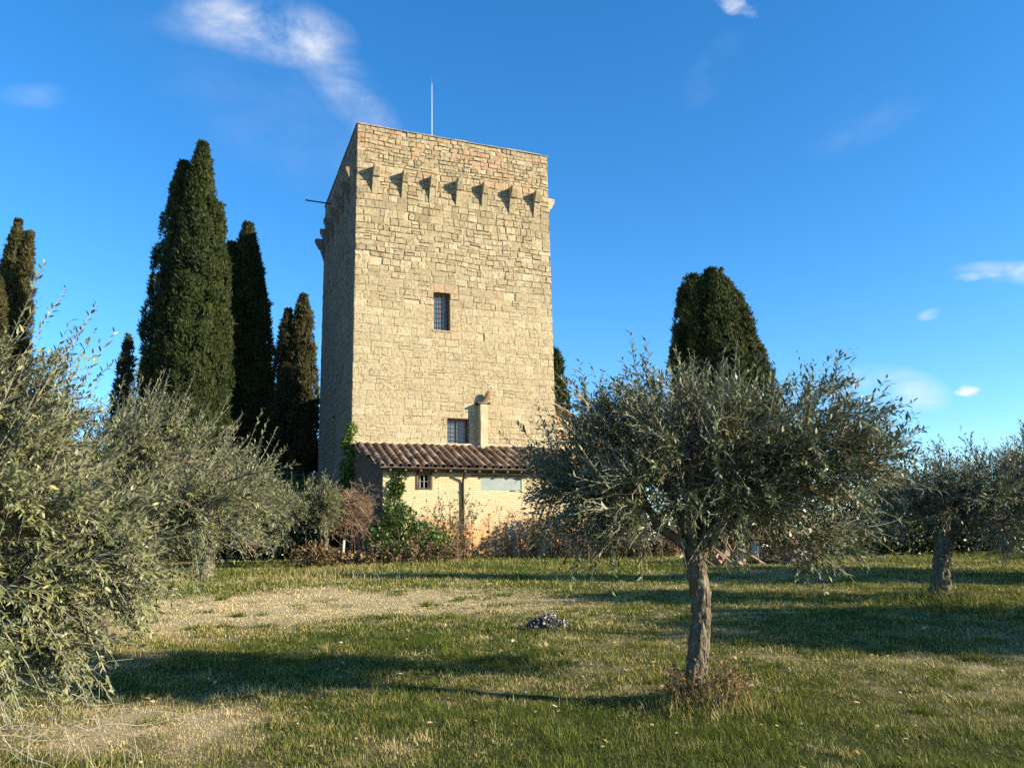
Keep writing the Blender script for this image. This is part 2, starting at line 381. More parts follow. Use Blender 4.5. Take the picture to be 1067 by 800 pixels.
def build_ground():
    fx = np.r_[-900, -500, -280, -150, -90, -60, -42, -30, -24, -20, -17, np.arange(-15, 15.01, .16), 17, 20, 24, 30, 42, 60, 90, 150, 280, 500, 900]
    fy = np.r_[-200, -90, -40, -18, -8, -3, 0, 1.5, 2.5, 3.2, np.arange(3.8, 32.01, .15), 33, 35, 38, 42, 48, 56, 70, 90, 130, 200, 350, 600, 1000]
    X, Y = np.meshgrid(fx, fy); x, y = X.ravel(), Y.ravel(); V = np.c_[x, y, tz(x, y)]
    nx, ny = len(fx), len(fy); i = (np.arange(ny - 1)[:, None] * nx + np.arange(nx - 1)[None]).ravel()
    mb = MB(); mb.add(V, np.c_[i, i + 1, i + nx + 1, i + nx], smooth=True, dry=dryness(x, y))
    o = mb.build('ground', M_GROUND); o['kind'] = 'structure'
build_ground()

# ------------------------------------------------------------------ tower
TH = 0.3808; A0 = np.array([-6.146, 30.0, 0.]); D_ = np.array([cos(TH), sin(TH), 0]); E_ = np.array([-sin(TH), cos(TH), 0]); NF = -E_; ZV = np.array([0, 0, 1.])
TW = 8.566; TL = 8.66; ZB = 1.1; ZT = 17.44 + CAMZ
faces = {'front': (A0, D_, -E_, TW), 'right': (A0 + D_ * TW, E_, D_, TL), 'left': (A0 + E_ * TL, -E_, -D_, TL), 'back': (A0 + D_ * TW + E_ * TL, -D_, E_, TW)}
def FP(face):
    P0, du, n, w = faces[face]
    return lambda u, z, off=0.: P0 + np.multiply.outer(u, du) + np.multiply.outer(off + 0 * np.asarray(u, float), n) + np.multiply.outer(z, ZV)
tower = thing('stone_tower', 'tall square medieval tower of weathered yellow stone with corbels below its parapet', 'tower', (A0[0], A0[1], ZB))

OPEN = {'front': [(3.25, 3.94, 8.89 + CAMZ, 10.5 + CAMZ), (3.8, 4.72, 4.13 + CAMZ, 5.28 + CAMZ)],
        'left': [(TL - 4.6, TL - 3.9, 4.26 + CAMZ, 5.9 + CAMZ)], 'right': [], 'back': []}
def masonry(mb, face, seed):
    rs = RS(seed); P = FP(face); w = faces[face][3]; ops = OPEN[face]
    # backing plane with real openings
    us = sorted({0., w, *[o[0] for o in ops], *[o[1] for o in ops]}); zs = sorted({ZB, ZT, *[o[2] for o in ops], *[o[3] for o in ops]})
    for i in range(len(us) - 1):
        for j in range(len(zs) - 1):
            cu, cz = (us[i] + us[i + 1]) / 2, (zs[j] + zs[j + 1]) / 2
            if any(o[0] < cu < o[1] and o[2] < cz < o[3] for o in ops): continue
            u = np.array([us[i], us[i + 1], us[i + 1], us[i]]); z = np.array([zs[j], zs[j], zs[j + 1], zs[j + 1]])
            mb.add(P(u, z, -.035), np.array([[0, 1, 2, 3]]), mat=1)
    for o in ops:   # reveals and a dark room behind
        c = np.array([[o[0], o[2]], [o[1], o[2]], [o[1], o[3]], [o[0], o[3]]])
        V = np.concatenate([P(c[:, 0], c[:, 1], 0.0), P(c[:, 0], c[:, 1], -.55)])
        mb.add(V, np.array([[a, (a + 1) % 4, (a + 1) % 4 + 4, a + 4] for a in range(4)]), mat=0, tone=.4)
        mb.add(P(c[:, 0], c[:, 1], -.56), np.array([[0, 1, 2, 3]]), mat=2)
    # courses
    z = ZB; rows = []
    fix = sorted({o[2] for o in ops} | {o[3] for o in ops} | {ZT})
    while z < ZT - .02:
        rel = z - CAMZ
        if rel > 15.75: h = rs.uniform(.13, .24)
        elif rel > 11: h = rs.uniform(.20, .36)
        else: h = rs.uniform(.24, .38)
        nz = [f for f in fix if z + .02 < f < z + h + .14]
        z2 = nz[0] if nz else z + h
        rows.append((z, z2)); z = z2
    gx = np.array([0, .07, .36, .66, .93, 1.]); gz = np.array([0, .1, .5, .9, 1.])
    GX, GZ = np.meshgrid(gx, gz); gxf, gzf = GX.ravel(), GZ.ravel(); border = ((gxf == 0) | (gxf == 1) | (gzf == 0) | (gzf == 1))
    nx, ny = len(gx), len(gz); fi = (np.arange(ny - 1)[:, None] * nx + np.arange(nx - 1)[None]).ravel(); FQ = np.c_[fi, fi + 1, fi + nx + 1, fi + nx]
    for (z0, z1) in rows:
        rel = (z0 + z1) / 2 - CAMZ; iv = [(0., w)]
        for o in ops:
            if z0 < o[3] - .01 and z1 > o[2] + .01:
                niv = []
                for a, b in iv:
                    if o[0] > a + .02: niv.append((a, min(b, o[0])))
                    if o[1] < b - .02: niv.append((max(a, o[1]), b))
                iv = niv
        for a, b in iv:
            u = a
            while u < b - .01:
                bw = rs.uniform(.16, .42) if rel > 15.75 else (rs.uniform(.24, .56) if rel > 11 else rs.uniform(.26, .68))
                if u < .01 or abs(u + bw - w) < .2: bw = max(bw, .3)
                u1 = u + bw
                if b - u1 < .16: u1 = b
                rough = .85 if rel > 11.5 else (.5 if rel > 10 else .26)
                if rel > 15.75: rough = 1.1
                parts = [(u, u1, z0, z1)]
                if rs.rand() < (.34 if 11 < rel < 15.75 else .20) and z1 - z0 > .2 and u > .3 and u1 < w - .3:      # two small stones instead of one
                    if rs.rand() < .55: zm = z0 + (z1 - z0) * rs.uniform(.35, .65); parts = [(u, u1, z0, zm), (u, u1, zm, z1)]
                    else: um = u + (u1 - u) * rs.uniform(.3, .7); parts = [(u, um, z0, z1), (um, u1, z0, z1)]
                for (pu, pu1, pz0, pz1) in parts:
                    j = rs.uniform(0, .022, 4) ** 1.4 * 2.2 * rough + .0005
                    l, r, bt_, tp = pu + j[0], pu1 - j[1], pz0 + j[2], pz1 - j[3]
                    if pu < .01: l = 0.
                    if pu1 > w - .01: r = w
                    sk = rs.uniform(-.045, .045, 4) * min(1., rough + .2)
                    uu = l + (r - l) * gxf; zz = bt_ + (tp - bt_) * gzf
                    zz = zz + (sk[0] * (1 - gxf) + sk[1] * gxf) * (gzf - .5) * .8 * (pz1 - pz0 > .1)
                    uu = uu + (sk[2] * (1 - gzf) + sk[3] * gzf) * (gxf > 0.01) * (gxf < .99) * .6
                    zz = zz + rs.uniform(-.012, .012, len(gxf)) * rough * border
                    # the courses waver; straight again beside openings, corners and the top
                    q = np.c_[uu * .55, zz * .8]; fade = np.clip(np.minimum(uu, w - uu) / .5, 0, 1) * np.clip((ZT - zz) / .5, 0, 1)
                    for o in ops:
                        dd = np.maximum(np.maximum(o[0] - uu, uu - o[1]), np.maximum(o[2] - zz, zz - o[3])); fade = fade * np.clip(dd / .5, 0, 1)
                    zz = zz + fade * .16 * (vnoise(q, 1., seed) - .5); uu = uu + fade * .14 * (vnoise(q * 1.7 + 9, 1., seed + 1) - .5)
                    deep = -.040 if rs.rand() < (.12 if rel > 11.5 else .08) else -.002
                    off = np.where(border, deep * rough + rs.uniform(-.008, 0, len(gxf)), 0.004 + rs.uniform(-.008, .026) * rough + rs.uniform(-.010, .010, len(gxf)) * rough)
                    near = (uu < .12) | (uu > w - .12)
                    if pu < .01 or pu1 > w - .01: off = np.where(near, np.clip(off, -.028, .012) + rs.uniform(-.012, .006), off)
                    if rs.rand() < .010 and rel > 4 and pu > .4 and pu1 < w - .4: off = off - .07         # a lost stone
                    tn = np.clip(rs.normal(.66 if rel < 10 else (.50 if rel < 13 else .42), .10 if rel < 11 else .20), 0, 1)
                    rd = 0.
                    pr = .42 if rel > 15.6 else (.12 if rel > 12.5 else .02)
                    wz = vnoise(np.array([[pu * .8, pz0 * 1.2, 3.]]), 1., 4)[0]
                    if rs.rand() < pr * 2.2 * wz ** 1.5: rd = rs.uniform(.15, .8) if rel > 15.2 else rs.uniform(.05, .3)
                    if face == 'front' and 2.9 < (pu + pu1) / 2 < 4.6 and 8.6 < (pz0 + pz1) / 2 - CAMZ < 10.9 and rs.rand() < .6: rd = rs.uniform(.1, .35)   # brick repairs round the window
                    mb.add(P(uu, zz, off), FQ, mat=0, smooth=False, tone=tn, red=rd, grey=1. if face in ('left', 'back') else 0.)  # grey: painted shade on the left and back faces
                u = u1
def build_tower():
    mb = MB()
    for k, f in enumerate(('front', 'right', 'left', 'back')): masonry(mb, f, 11 + k)
    z = ZT - .5; mb.add(np.array([A0 + ZV * z, A0 + D_ * TW + ZV * z, A0 + D_ * TW + E_ * TL + ZV * z, A0 + E_ * TL + ZV * z]), np.array([[0, 1, 2, 3]]), mat=1)
    mb.build('wall', [M_STONE, M_MORT, M_DARK], tower)
    # coping: thin uneven slabs along the parapet
    rs = RS(5); mb = MB()
    for f in ('front', 'right', 'back', 'left'):
        P = FP(f); w = faces[f][3]; u = 0.
        X = np.array([faces[f][1], faces[f][2], ZV])
        while u < w - .05:
            L = min(rs.uniform(.35, .6), w - u); L = w - u if w - u - L < .2 else L
            h = rs.uniform(.022, .062)
            mb.box(P(u + L / 2, ZT + h / 2 + .004, -.22 + rs.uniform(0, .012)), (L / 2 - .004, .265, h / 2), X)
            u += L
    mb.build('parapet_coping', M_COPE, tower)
    # corbels
    prof = np.array([[-.05, -1.16], [.02, -1.13], [.22, -.58], [.235, -.50], [.32, -.47], [.50, -.17], [.53, -.03], [.50, 0.], [-.05, .02]])
    fr = [.76, 1.97, 3.17, 4.32, 5.5, 6.78, 7.93]
    sets = {'front': fr, 'right': [.42, 1.6, 2.8, 4., 5.2, 6.4, 7.6], 'left': [TL - x for x in (.35, 1.7, 3.05, 4.4, 5.75, 7.1, 8.4)], 'back': [1., 2.2, 3.4, 4.6, 5.8, 7.]}
    rs = RS(8)
    for f in sets:
        P = FP(f)
        for u in sets[f]:
            mb = MB(); hw = rs.uniform(.11, .145); zt = 15.55 + CAMZ + rs.uniform(-.05, .05); dsc = rs.uniform(.76, .96); n = len(prof)
            lay = []
            for s in (-1, -.9, .9, 1):
                sh = .97 if abs(s) == 1 else 1.0
                pj = prof * [dsc * sh, 1.] + rs.uniform(-.012, .012, prof.shape)
                lay.append(P(np.full(n, u + s * hw + rs.uniform(-.008, .008)), zt + pj[:, 1], pj[:, 0]))
            F = [np.arange(n)[None], (3 * n + np.arange(n)[::-1])[None]]
            q = [[a * n + b, (a + 1) * n + b, (a + 1) * n + (b + 1) % n, a * n + (b + 1) % n] for a in range(3) for b in range(n)]
            mb.add(np.concatenate(lay), F + [np.array(q)], mat=0, tone=rs.uniform(.45, .9), red=rs.uniform(0, .15), grey=1. if f in ('left', 'back') else 0.)  # left and back corbels carry the same painted shade
            mb.build('corbel', M_STONE, tower)
    # windows
    def window(face, o, nb, nh, name='window'):
        P = FP(face); X = np.array([faces[face][1], faces[face][2], ZV]); u0, u1, z0, z1 = o; cu, cz = (u0 + u1) / 2, (z0 + z1) / 2
        fr_ = MB(); t = .035; off = -.30
        for s in (u0 + t, u1 - t): fr_.box(P(s, cz, off), (t, .03, (z1 - z0) / 2 - .003), X)
        for s in (z0 + t, z1 - t): fr_.box(P(cu, s, off), ((u1 - u0) / 2 - 2 * t - .001, .03, t), X)
        fr_.box(P(cu, cz, off + .002), (.022, .03, (z1 - z0) / 2 - 2 * t - .001), X)
        win = fr_.build(name, M_FRAME, tower)
        gl = MB(); gl.box(P(cu, cz, off - .01), ((u1 - u0) / 2 - 2 * t, .006, (z1 - z0) / 2 - 2 * t), X); gl.build('pane', M_GLASS, win)
        gr_ = MB()
        for k in range(nb): u = u0 + (u1 - u0) * (k + .5) / nb; gr_.tube([P(u, z0 - .01, -.10), P(u, z1 + .01, -.10)], .0115, 6)
        for k in range(nh): z = z0 + (z1 - z0) * (k + .5) / nh; gr_.tube([P(u0 - .01, z, -.085), P(u1 + .01, z, -.085)], .0115, 6)
        gr_.build('iron_grille', M_IRON, win)
        sm = MB(); sm.box(P(cu, z0 - .035, -.13), ((u1 - u0) / 2 + .05, .165, .034), X); sm.build('sill', M_COPE, win)
        return win
    window('front', OPEN['front'][0], 4, 8); window('front', OPEN['front'][1], 5, 7); window('left', OPEN['left'][0], 4, 8)
    # brick surround of the upper window
    P = FP('front'); rs = RS(2); X = np.array([D_, NF, ZV])
    # flue: plastered shaft with a slab and a leaning clay pipe
    X = np.array([D_, -E_, ZV]); ch = MB()
    rs = RS(3)
    zs = np.linspace(4.0 + CAMZ, 5.86 + CAMZ, 9); ring = []
    for z in zs:
        for (a, b) in ((5.09, -.04), (5.09, .36), (5.40, .36), (5.40, -.04)): ring.append(P(a + rs.uniform(-.01, .01), z, b + (rs.uniform(-.01, .01) if b > 0 else 0)))
    m = len(zs); F = [[i * 4 + k, i * 4 + (k + 1) % 4, (i + 1) * 4 + (k + 1) % 4, (i + 1) * 4 + k] for i in range(m - 1) for k in range(4)]
    ch.add(np.array(ring), [np.array(F), np.array([[(m - 1) * 4 + k for k in (0, 1, 2, 3)]])])
    flue = ch.build('chimney_flue', M_PLAST, tower)
    sb = MB(); sb.box(P(5.245, 5.90 + CAMZ, .175), (.26, .225, .035), X); sb.build('cap_slab', M_TILE, flue)
    cp = MB(); a = P(5.28, 5.93 + CAMZ, .20); b = a + D_ * .26 + ZV * .44 + NF * .12; ax = norm(b - a)
    cp.tube([a, a + (b - a) * .5, b, b, a + (b - a) * .3], [.11, .115, .13, .105, .09], 12, cap=False, rnd=.45, smooth=True)
    cp.build('clay_pipe', M_TILE, flue)
    lr = MB(); q = P(3.52, ZT - .1, -1.2); lr.tube([q, q + ZV * 3.4], [.020, .016], 6); lr.tube([q + ZV * 3.4, q + ZV * 3.75], [.010, .004], 5)
    lr.build('lightning_rod', M_STEEL, tower)
    # horizontal rod that sticks out of the shaded face
    Pl = FP('left'); q = Pl(TL - 6.6, 16.75 + CAMZ, -.1); e = q + (-D_) * 1.35 + ZV * .02
    rd = MB(); rd.tube([q, e], .035, 8); rd.build('iron_rod', M_IRON, tower)
    # mortar fillet where the lean-to roof meets the tower
    fl = MB(); us = np.linspace(-.02, 8.5, 40); rs = RS(9)
    pts = np.array([P(u, 4.20 + CAMZ + rs.uniform(-.012, .02), .04) for u in us]); V, Fq = tubes(pts[None], np.full((1, 40), .065), 7); fl.add(V, Fq, smooth=True); fl.build('mortar_fillet', M_PLAST, tower)
build_tower()

# ------------------------------------------------------------------ lean-to
def build_leanto():
    P = FP('front'); OFF = 2.3; UL, UR = .72, 8.5; ZE = 2.98 + CAMZ; zb = 1.1
    base = P(UL, zb, OFF)
    t = thing('lean_to_shed', 'low yellow brick lean-to with tiled roof built against the foot of the tower', 'outbuilding', base)
    w = MB(); ops = [(2.0, 2.45, 2.30 + CAMZ, 2.78 + CAMZ), (4.37, 6.0, 2.26 + CAMZ, 2.70 + CAMZ)]
    us = sorted({UL, UR, *[o[0] for o in ops], *[o[1] for o in ops], *np.linspace(UL, UR, 18)}); zs = sorted({zb, ZE, *[o[2] for o in ops], *[o[3] for o in ops]})
    for i in range(len(us) - 1):
        for j in range(len(zs) - 1):
            cu, cz = (us[i] + us[i + 1]) / 2, (zs[j] + zs[j + 1]) / 2
            if any(o[0] < cu < o[1] and o[2] < cz < o[3] for o in ops): continue
            u = np.array([us[i], us[i + 1], us[i + 1], us[i]]); z = np.array([zs[j], zs[j], zs[j + 1], zs[j + 1]])
            w.add(P(u, z, OFF), np.array([[0, 1, 2, 3]]), wu=u, wz=z - 1.35)
    for k, o in enumerate(ops):
        dp = .22 if k == 0 else .07
        c = np.array([[o[0], o[2]], [o[1], o[2]], [o[1], o[3]], [o[0], o[3]]])
        w.add(np.concatenate([P(c[:, 0], c[:, 1], OFF), P(c[:, 0], c[:, 1], OFF - dp)]), np.array([[a, (a + 1) % 4, (a + 1) % 4 + 4, a + 4] for a in range(4)]), wu=.3, wz=2.)
        w.add(P(c[:, 0], c[:, 1], OFF - dp - .003), np.array([[0, 1, 2, 3]]), mat=1)
    w.build('wall', [M_PBRICK, M_DARK], t)
    sw = MB(); q = [P(UL, zb, OFF), P(.02, zb, .0), P(.02, 4.05 + CAMZ, .0), P(UL, ZE, OFF)]
    sw.add(np.array(q), np.array([[0, 1, 2, 3]]), wu=[0, 2.4, 2.4, 0], wz=[0, 0, 2.8, 1.6]); sw.build('side_wall', M_WOOD, t)
    se = MB(); q = [P(UR, zb, OFF), P(UR, zb, .0), P(UR, 4.05 + CAMZ, .0), P(UR, ZE, OFF)]
    se.add(np.array(q), np.array([[0, 1, 2, 3]]), wu=[0, 2.4, 2.4, 0], wz=[0, 0, 2.8, 1.6]); se.build('side_wall', M_PBRICK, t)
    # roof: rows of rounded clay tiles on a deck
    rf = MB(); rs = RS(21); OE = OFF + .32; zr, ze = 4.14 + CAMZ, 3.02 + CAMZ
    def R(u, s, up=0.): # s 0 at ridge, 1 at eave ; left verge runs obliquely
        return P(u, zr + (ze - zr) * s + up, OE * s)
    Ls = math.hypot(OE, zr - ze); deck = [R(-.05, 0, -.03), R(UR + .2, 0, -.03), R(UR + .2, 1, -.03), R(.58, 1, -.03)]
    deck += [p - ZV * .06 for p in deck]
    rf.add(np.array(deck), np.array([[0, 3, 2, 1], [4, 5, 6, 7], [0, 1, 5, 4], [3, 7, 6, 2], [0, 4, 7, 3], [1, 2, 6, 5]]), rnd=.2)
    sp = .315; nrow = 8; th = np.linspace(0, pi, 7)
    sl_dir = norm(R(1, 1) - R(1, 0)); upn = np.cross(D_, sl_dir); upn = upn if upn[2] > 0 else -upn
    ncol = int((UR + .3) / sp)
    for c in range(ncol):
        u = -.0 + c * sp
        for inv in (0, 1):
            uu = u + inv * sp / 2; dz = rs.uniform(-.01, .012)
            for r in range(nrow):
                s0 = (r) / nrow - .01; s1 = min((r + 1.18) / nrow, 1.035)
                umin = -.05 + .63 * (s0 + s1) / 2
                if uu < umin: continue
                jit = rs.uniform(-.012, .012); rad0, rad1 = (.078, .098) if not inv else (.104, .090); V = []
                for (s, rad, lift) in ((s0, rad0, .0), (s1, rad1, .022)):
                    cpt = R(uu + jit + rs.uniform(-.008, .008), s)
                    for a in th:
                        if not inv: V.append(cpt + D_ * cos(a) * rad + upn * (sin(a) * rad * .95 + .035 + lift + dz))
                        else: V.append(cpt + D_ * cos(a) * rad - upn * (sin(a) * rad * .6 - .055 - lift * .5 - dz))
                n = len(th); V = np.array(V); V2 = V - upn * .014 * (1 if not inv else 1)
                F = [[k, k + 1, n + k + 1, n + k] for k in range(n - 1)]
                Fb = [[2 * n + k, 3 * n + k, 3 * n + k + 1, 2 * n + k + 1] for k in range(n - 1)]; Fe = [[n + k, n + k + 1, 3 * n + k + 1, 3 * n + k] for k in range(n - 1)]
                rf.add(np.concatenate([V, V2]), np.array(F + Fb + Fe), rnd=np.clip(rs.normal(.5 if not inv else .3, .26), 0, 1))
    rf.build('roof', M_TILE, t)
    gt = MB(); n = 30; a = np.linspace(pi, 2 * pi, 7); prof = np.c_[np.cos(a) * .07, np.sin(a) * .07]
    pro2 = np.r_[prof, prof[::-1] * .9]; V = []; uu = np.linspace(.55, UR + .2, n)
    for u in uu:
        for (x_, z_) in pro2: V.append(P(u, ze - .015 + z_ - .012 * u / 8, OE + .07 + x_))
    k = len(pro2); F = [[i * k + j, i * k + (j + 1) % k, (i + 1) * k + (j + 1) % k, (i + 1) * k + j] for i in range(n - 1) for j in range(k)]
    gt.add(np.array(V), [np.array(F), np.arange(k)[None], ((n - 1) * k + np.arange(k)[::-1])[None]], smooth=True)
    gt.build('gutter', M_GUT, t)
    X = np.array([D_, NF, ZV]); rb = MB()
    for u in np.arange(.9, UR, .55): rb.box(P(u, ze - .12, OFF + .20), (.035, .20, .04), X)
    rb.box(P((.6 + UR) / 2, ze - .075, OE - .03), ((UR - .6) / 2 + .05, .012, .05), X)
    rb.build('eave_rafters', M_WOOD, t)
    dpp = MB(); u = 3.66; dpp.tube([P(u, ze - .09, OE + .05), P(u, ze - .2, OE - .02), P(u, ze - .4, OFF + .1), P(u, ze - .5, OFF + .07), P(u, 1.45, OFF + .07)], .042, 8, smooth=True)
    for z in (2.3, 3.4): dpp.tube([P(u, z, OFF + .07), P(u, z + .03, OFF + .07)], .055, 8)
    dpp.build('downpipe', M_PIPE, t)
    # small barred window
    o = ops[0]; fr = MB(); cu, cz = (o[0] + o[1]) / 2, (o[2] + o[3]) / 2
    for s in (o[0] - .035, o[1] + .035): fr.box(P(s, cz + .07, OFF + .012), (.034, .03, .36), X)
    fr.box(P(cu, o[3] + .03, OFF + .010), (.22, .025, .03), X); fr.box(P(cu, o[2] - .025, OFF + .010), (.22, .025, .022), X)
    win = fr.build('window', M_WOOD, t)
    gb = MB()
    for k in range(3): gb.tube([P(o[0] + .45 * (k + .5) / 3, o[2], OFF - .04), P(o[0] + .45 * (k + .5) / 3, o[3], OFF - .04)], .010, 6)
    gb.tube([P(o[0], cz, OFF - .03), P(o[1], cz, OFF - .03)], .009, 6); gb.build('iron_grille', M_STEEL, win)
    o = ops[1]; pn = MB(); pn.box(P((o[0] + o[1]) / 2, (o[2] + o[3]) / 2, OFF - .04), ((o[1] - o[0]) / 2 - .01, .012, (o[3] - o[2]) / 2 - .01), X)
    sh = pn.build('window_panel', M_PANEL, t)
    li = MB(); li.box(P((o[0] + o[1]) / 2 - .1, o[3] + .075, OFF + .03), ((o[1] - o[0]) / 2 + .25, .05, .028), X); li.build('lintel', M_WOOD, sh)
build_leanto()

# ------------------------------------------------------------------ annex to the right of the tower and farmhouse behind
def plain_house(name, label, P0, du, dv, w, l, zb, z_left, z_right, wallmat, wins=(), rnd=3):
    """shed-roofed block: the roof falls from the left wall to the right wall"""
    t = thing(name, label, 'building', P0 + ZV * zb); n = -dv; mb = MB()
    def Q(u, v, z): return P0 + du * u + dv * v + ZV * z
    zt = lambda u: z_left + (z_right - z_left) * u / w
    us = sorted({0., w, *[a for q in wins for a in q[:2]]})
    for i in range(len(us) - 1):
        a, b = us[i], us[i + 1]; hole = [q for q in wins if q[0] <= (a + b) / 2 <= q[1]]
        segs = [(zb, None)] if not hole else [(zb, hole[0][2]), (hole[0][3], None)]
        for lo, hi in segs:
            V = np.array([Q(a, 0, lo), Q(b, 0, lo), Q(b, 0, zt(b) if hi is None else hi), Q(a, 0, zt(a) if hi is None else hi)])
            mb.add(V, np.array([[0, 1, 2, 3]]), tone=.45, red=.25)
    mb.add(np.array([Q(w, 0, zb), Q(w, l, zb), Q(w, l, zt(w)), Q(w, 0, zt(w))]), np.array([[0, 1, 2, 3]]), tone=.45, red=.25)
    mb.add(np.array([Q(w, l, zb), Q(0, l, zb), Q(0, l, zt(0)), Q(w, l, zt(w))]), np.array([[0, 1, 2, 3]]), tone=.45, red=.25)
    mb.add(np.array([Q(0, l, zb), Q(0, 0, zb), Q(0, 0, zt(0)), Q(0, l, zt(0))]), np.array([[0, 1, 2, 3]]), tone=.45, red=.25)
    mb.build('wall', wallmat, t)
    for q in wins:
        wm = MB(); c = [Q(q[0], 0, q[2]), Q(q[1], 0, q[2]), Q(q[1], 0, q[3]), Q(q[0], 0, q[3])]; c2 = [p + dv * .25 for p in c]
        wm.add(np.array(c + c2), np.array([[a, (a + 1) % 4, (a + 1) % 4 + 4, a + 4] for a in range(4)] + [[4, 5, 6, 7]])); wm.build('window', M_DARK, t)
    rf = MB(); rs = RS(rnd); sl = norm(Q(w, 0, zt(w)) - Q(0, 0, zt(0))); up = np.cross(sl, dv); up = up if up[2] > 0 else -up
    L = math.hypot(w, z_left - z_right) + .35; c0 = Q(0, 0, zt(0)) + up * .05
    rf.add(np.array([c0 - dv * .25, c0 - dv * .25 + sl * L, c0 + sl * L + dv * (l + .25), c0 + dv * (l + .25)] + [p - up * .045 for p in (c0 - dv * .25, c0 - dv * .25 + sl * L, c0 + sl * L + dv * (l + .25), c0 + dv * (l + .25))]),
           np.array([[0, 1, 2, 3], [7, 6, 5, 4], [0, 4, 5, 1], [1, 5, 6, 2], [2, 6, 7, 3], [3, 7, 4, 0]]), rnd=.5)
    th = np.linspace(0, pi, 5); v = -.2; nr = max(2, int(L / .4))
    while v < l + .2:
        for r in range(nr):
            a, b = c0 + sl * (r * L / nr) + dv * v, c0 + sl * ((r + 1.1) * L / nr) + dv * v; V = []
            for (p, rad, lf) in ((a, .075, 0.), (b, .09, .02)):
                for tt in th: V.append(p + dv * cos(tt) * rad + up * (sin(tt) * rad + lf))
            n_ = len(th); rf.add(np.array(V), np.array([[k, k + 1, n_ + k + 1, n_ + k] for k in range(n_ - 1)]), rnd=rs.rand())
        v += .24
    rf.build('roof', M_TILE, t)
    return t
M_BRUB = mat('brick_and_rubble_wall', rough=.95, spec=.1); g = G(M_BRUB)
v = g.voro(3.2, 'DISTANCE_TO_EDGE', sc3=(1, 1, 1.9)); cc = g.N.new('ShaderNodeTexVoronoi'); cc.inputs['Scale'].default_value = 3.2
mp = g.N.new('ShaderNodeMapping'); mp.inputs['Scale'].default_value = (1, 1, 1.9); g.L.new(g.obj(), mp.inputs[0]); g.L.new(mp.outputs[0], cc.inputs['Vector'])
hs = g.N.new('ShaderNodeSeparateColor'); g.L.new(cc.outputs['Color'], hs.inputs[0])
c = g.ramp(hs.outputs[0], [(0, (.36, .17, .10)), (.4, (.42, .30, .18)), (1, (.52, .43, .28))]); c = g.mix(g.step(v, .07, .02), c, (.32, .25, .16)); g.color(c); g.bump(g.step(v, 0, .09), .8, .03); g.bump(g.noise(20, 5), .6, .02)
pa = FP('front')
plain_house('brick_annex', 'reddish brick and rubble annex with sloping tiled roof behind the middle olive tree', pa(8.60, 0, -.8), D_, E_, 4.6, 6.0, 1.2, 6.2 + CAMZ, 3.9 + CAMZ, M_BRUB, [(2.6, 3.3, 3.6, 4.7)])
plain_house('farmhouse', 'long stone farmhouse hidden behind the tower, its ridge shading the cypress', np.array([-6.4, 42.6, 0.]), D_, E_, 6.5, 9.0, 1.2, 12.2, 10.4, M_BRUB, [(1.5, 2.4, 8., 9.3), (4.2, 5.1, 8., 9.3)], 5)

# ------------------------------------------------------------------ foliage generators
def leaves_mesh(mb, C, Dr, Nn, L, Wd, rnd, curl=.12, mat_=0):
    """lens-shaped leaves: base C, unit dir, unit normal, length, half width"""
    S = np.cross(Dr, Nn); L = L[:, None]; Wd = Wd[:, None]
    b = C; l1 = C + Dr * L * .33 - S * Wd + Nn * L * .02; r1 = C + Dr * L * .33 + S * Wd + Nn * L * .02
    l2 = C + Dr * L * .70 - S * Wd * .78 - Nn * L * curl * .3; r2 = C + Dr * L * .70 + S * Wd * .78 - Nn * L * curl * .3; t = C + Dr * L - Nn * L * curl
    V = np.stack([b, l1, r1, l2, r2, t], 1).reshape(-1, 3); i = np.arange(len(C)) * 6
    mb.add(V, [np.c_[i, i + 2, i + 1], np.c_[i + 1, i + 2, i + 4, i + 3], np.c_[i + 3, i + 4, i + 5]], rnd=np.repeat(rnd, 6), mat=mat_)

def kmeans(X, k, rs, it=6):
    c = X[rs.choice(len(X), k, replace=False)]
    for _ in range(it):
        a = ((X[:, None] - c[None]) ** 2).sum(-1).argmin(1)
        c = np.array([X[a == i].mean(0) if (a == i).any() else c[i] for i in range(k)])
    return a, c
def bez(p0, p1, p2, n):
    t = np.linspace(0, 1, n)[:, None]; return (1 - t) ** 2 * p0 + 2 * t * (1 - t) * p1 + t * t * p2

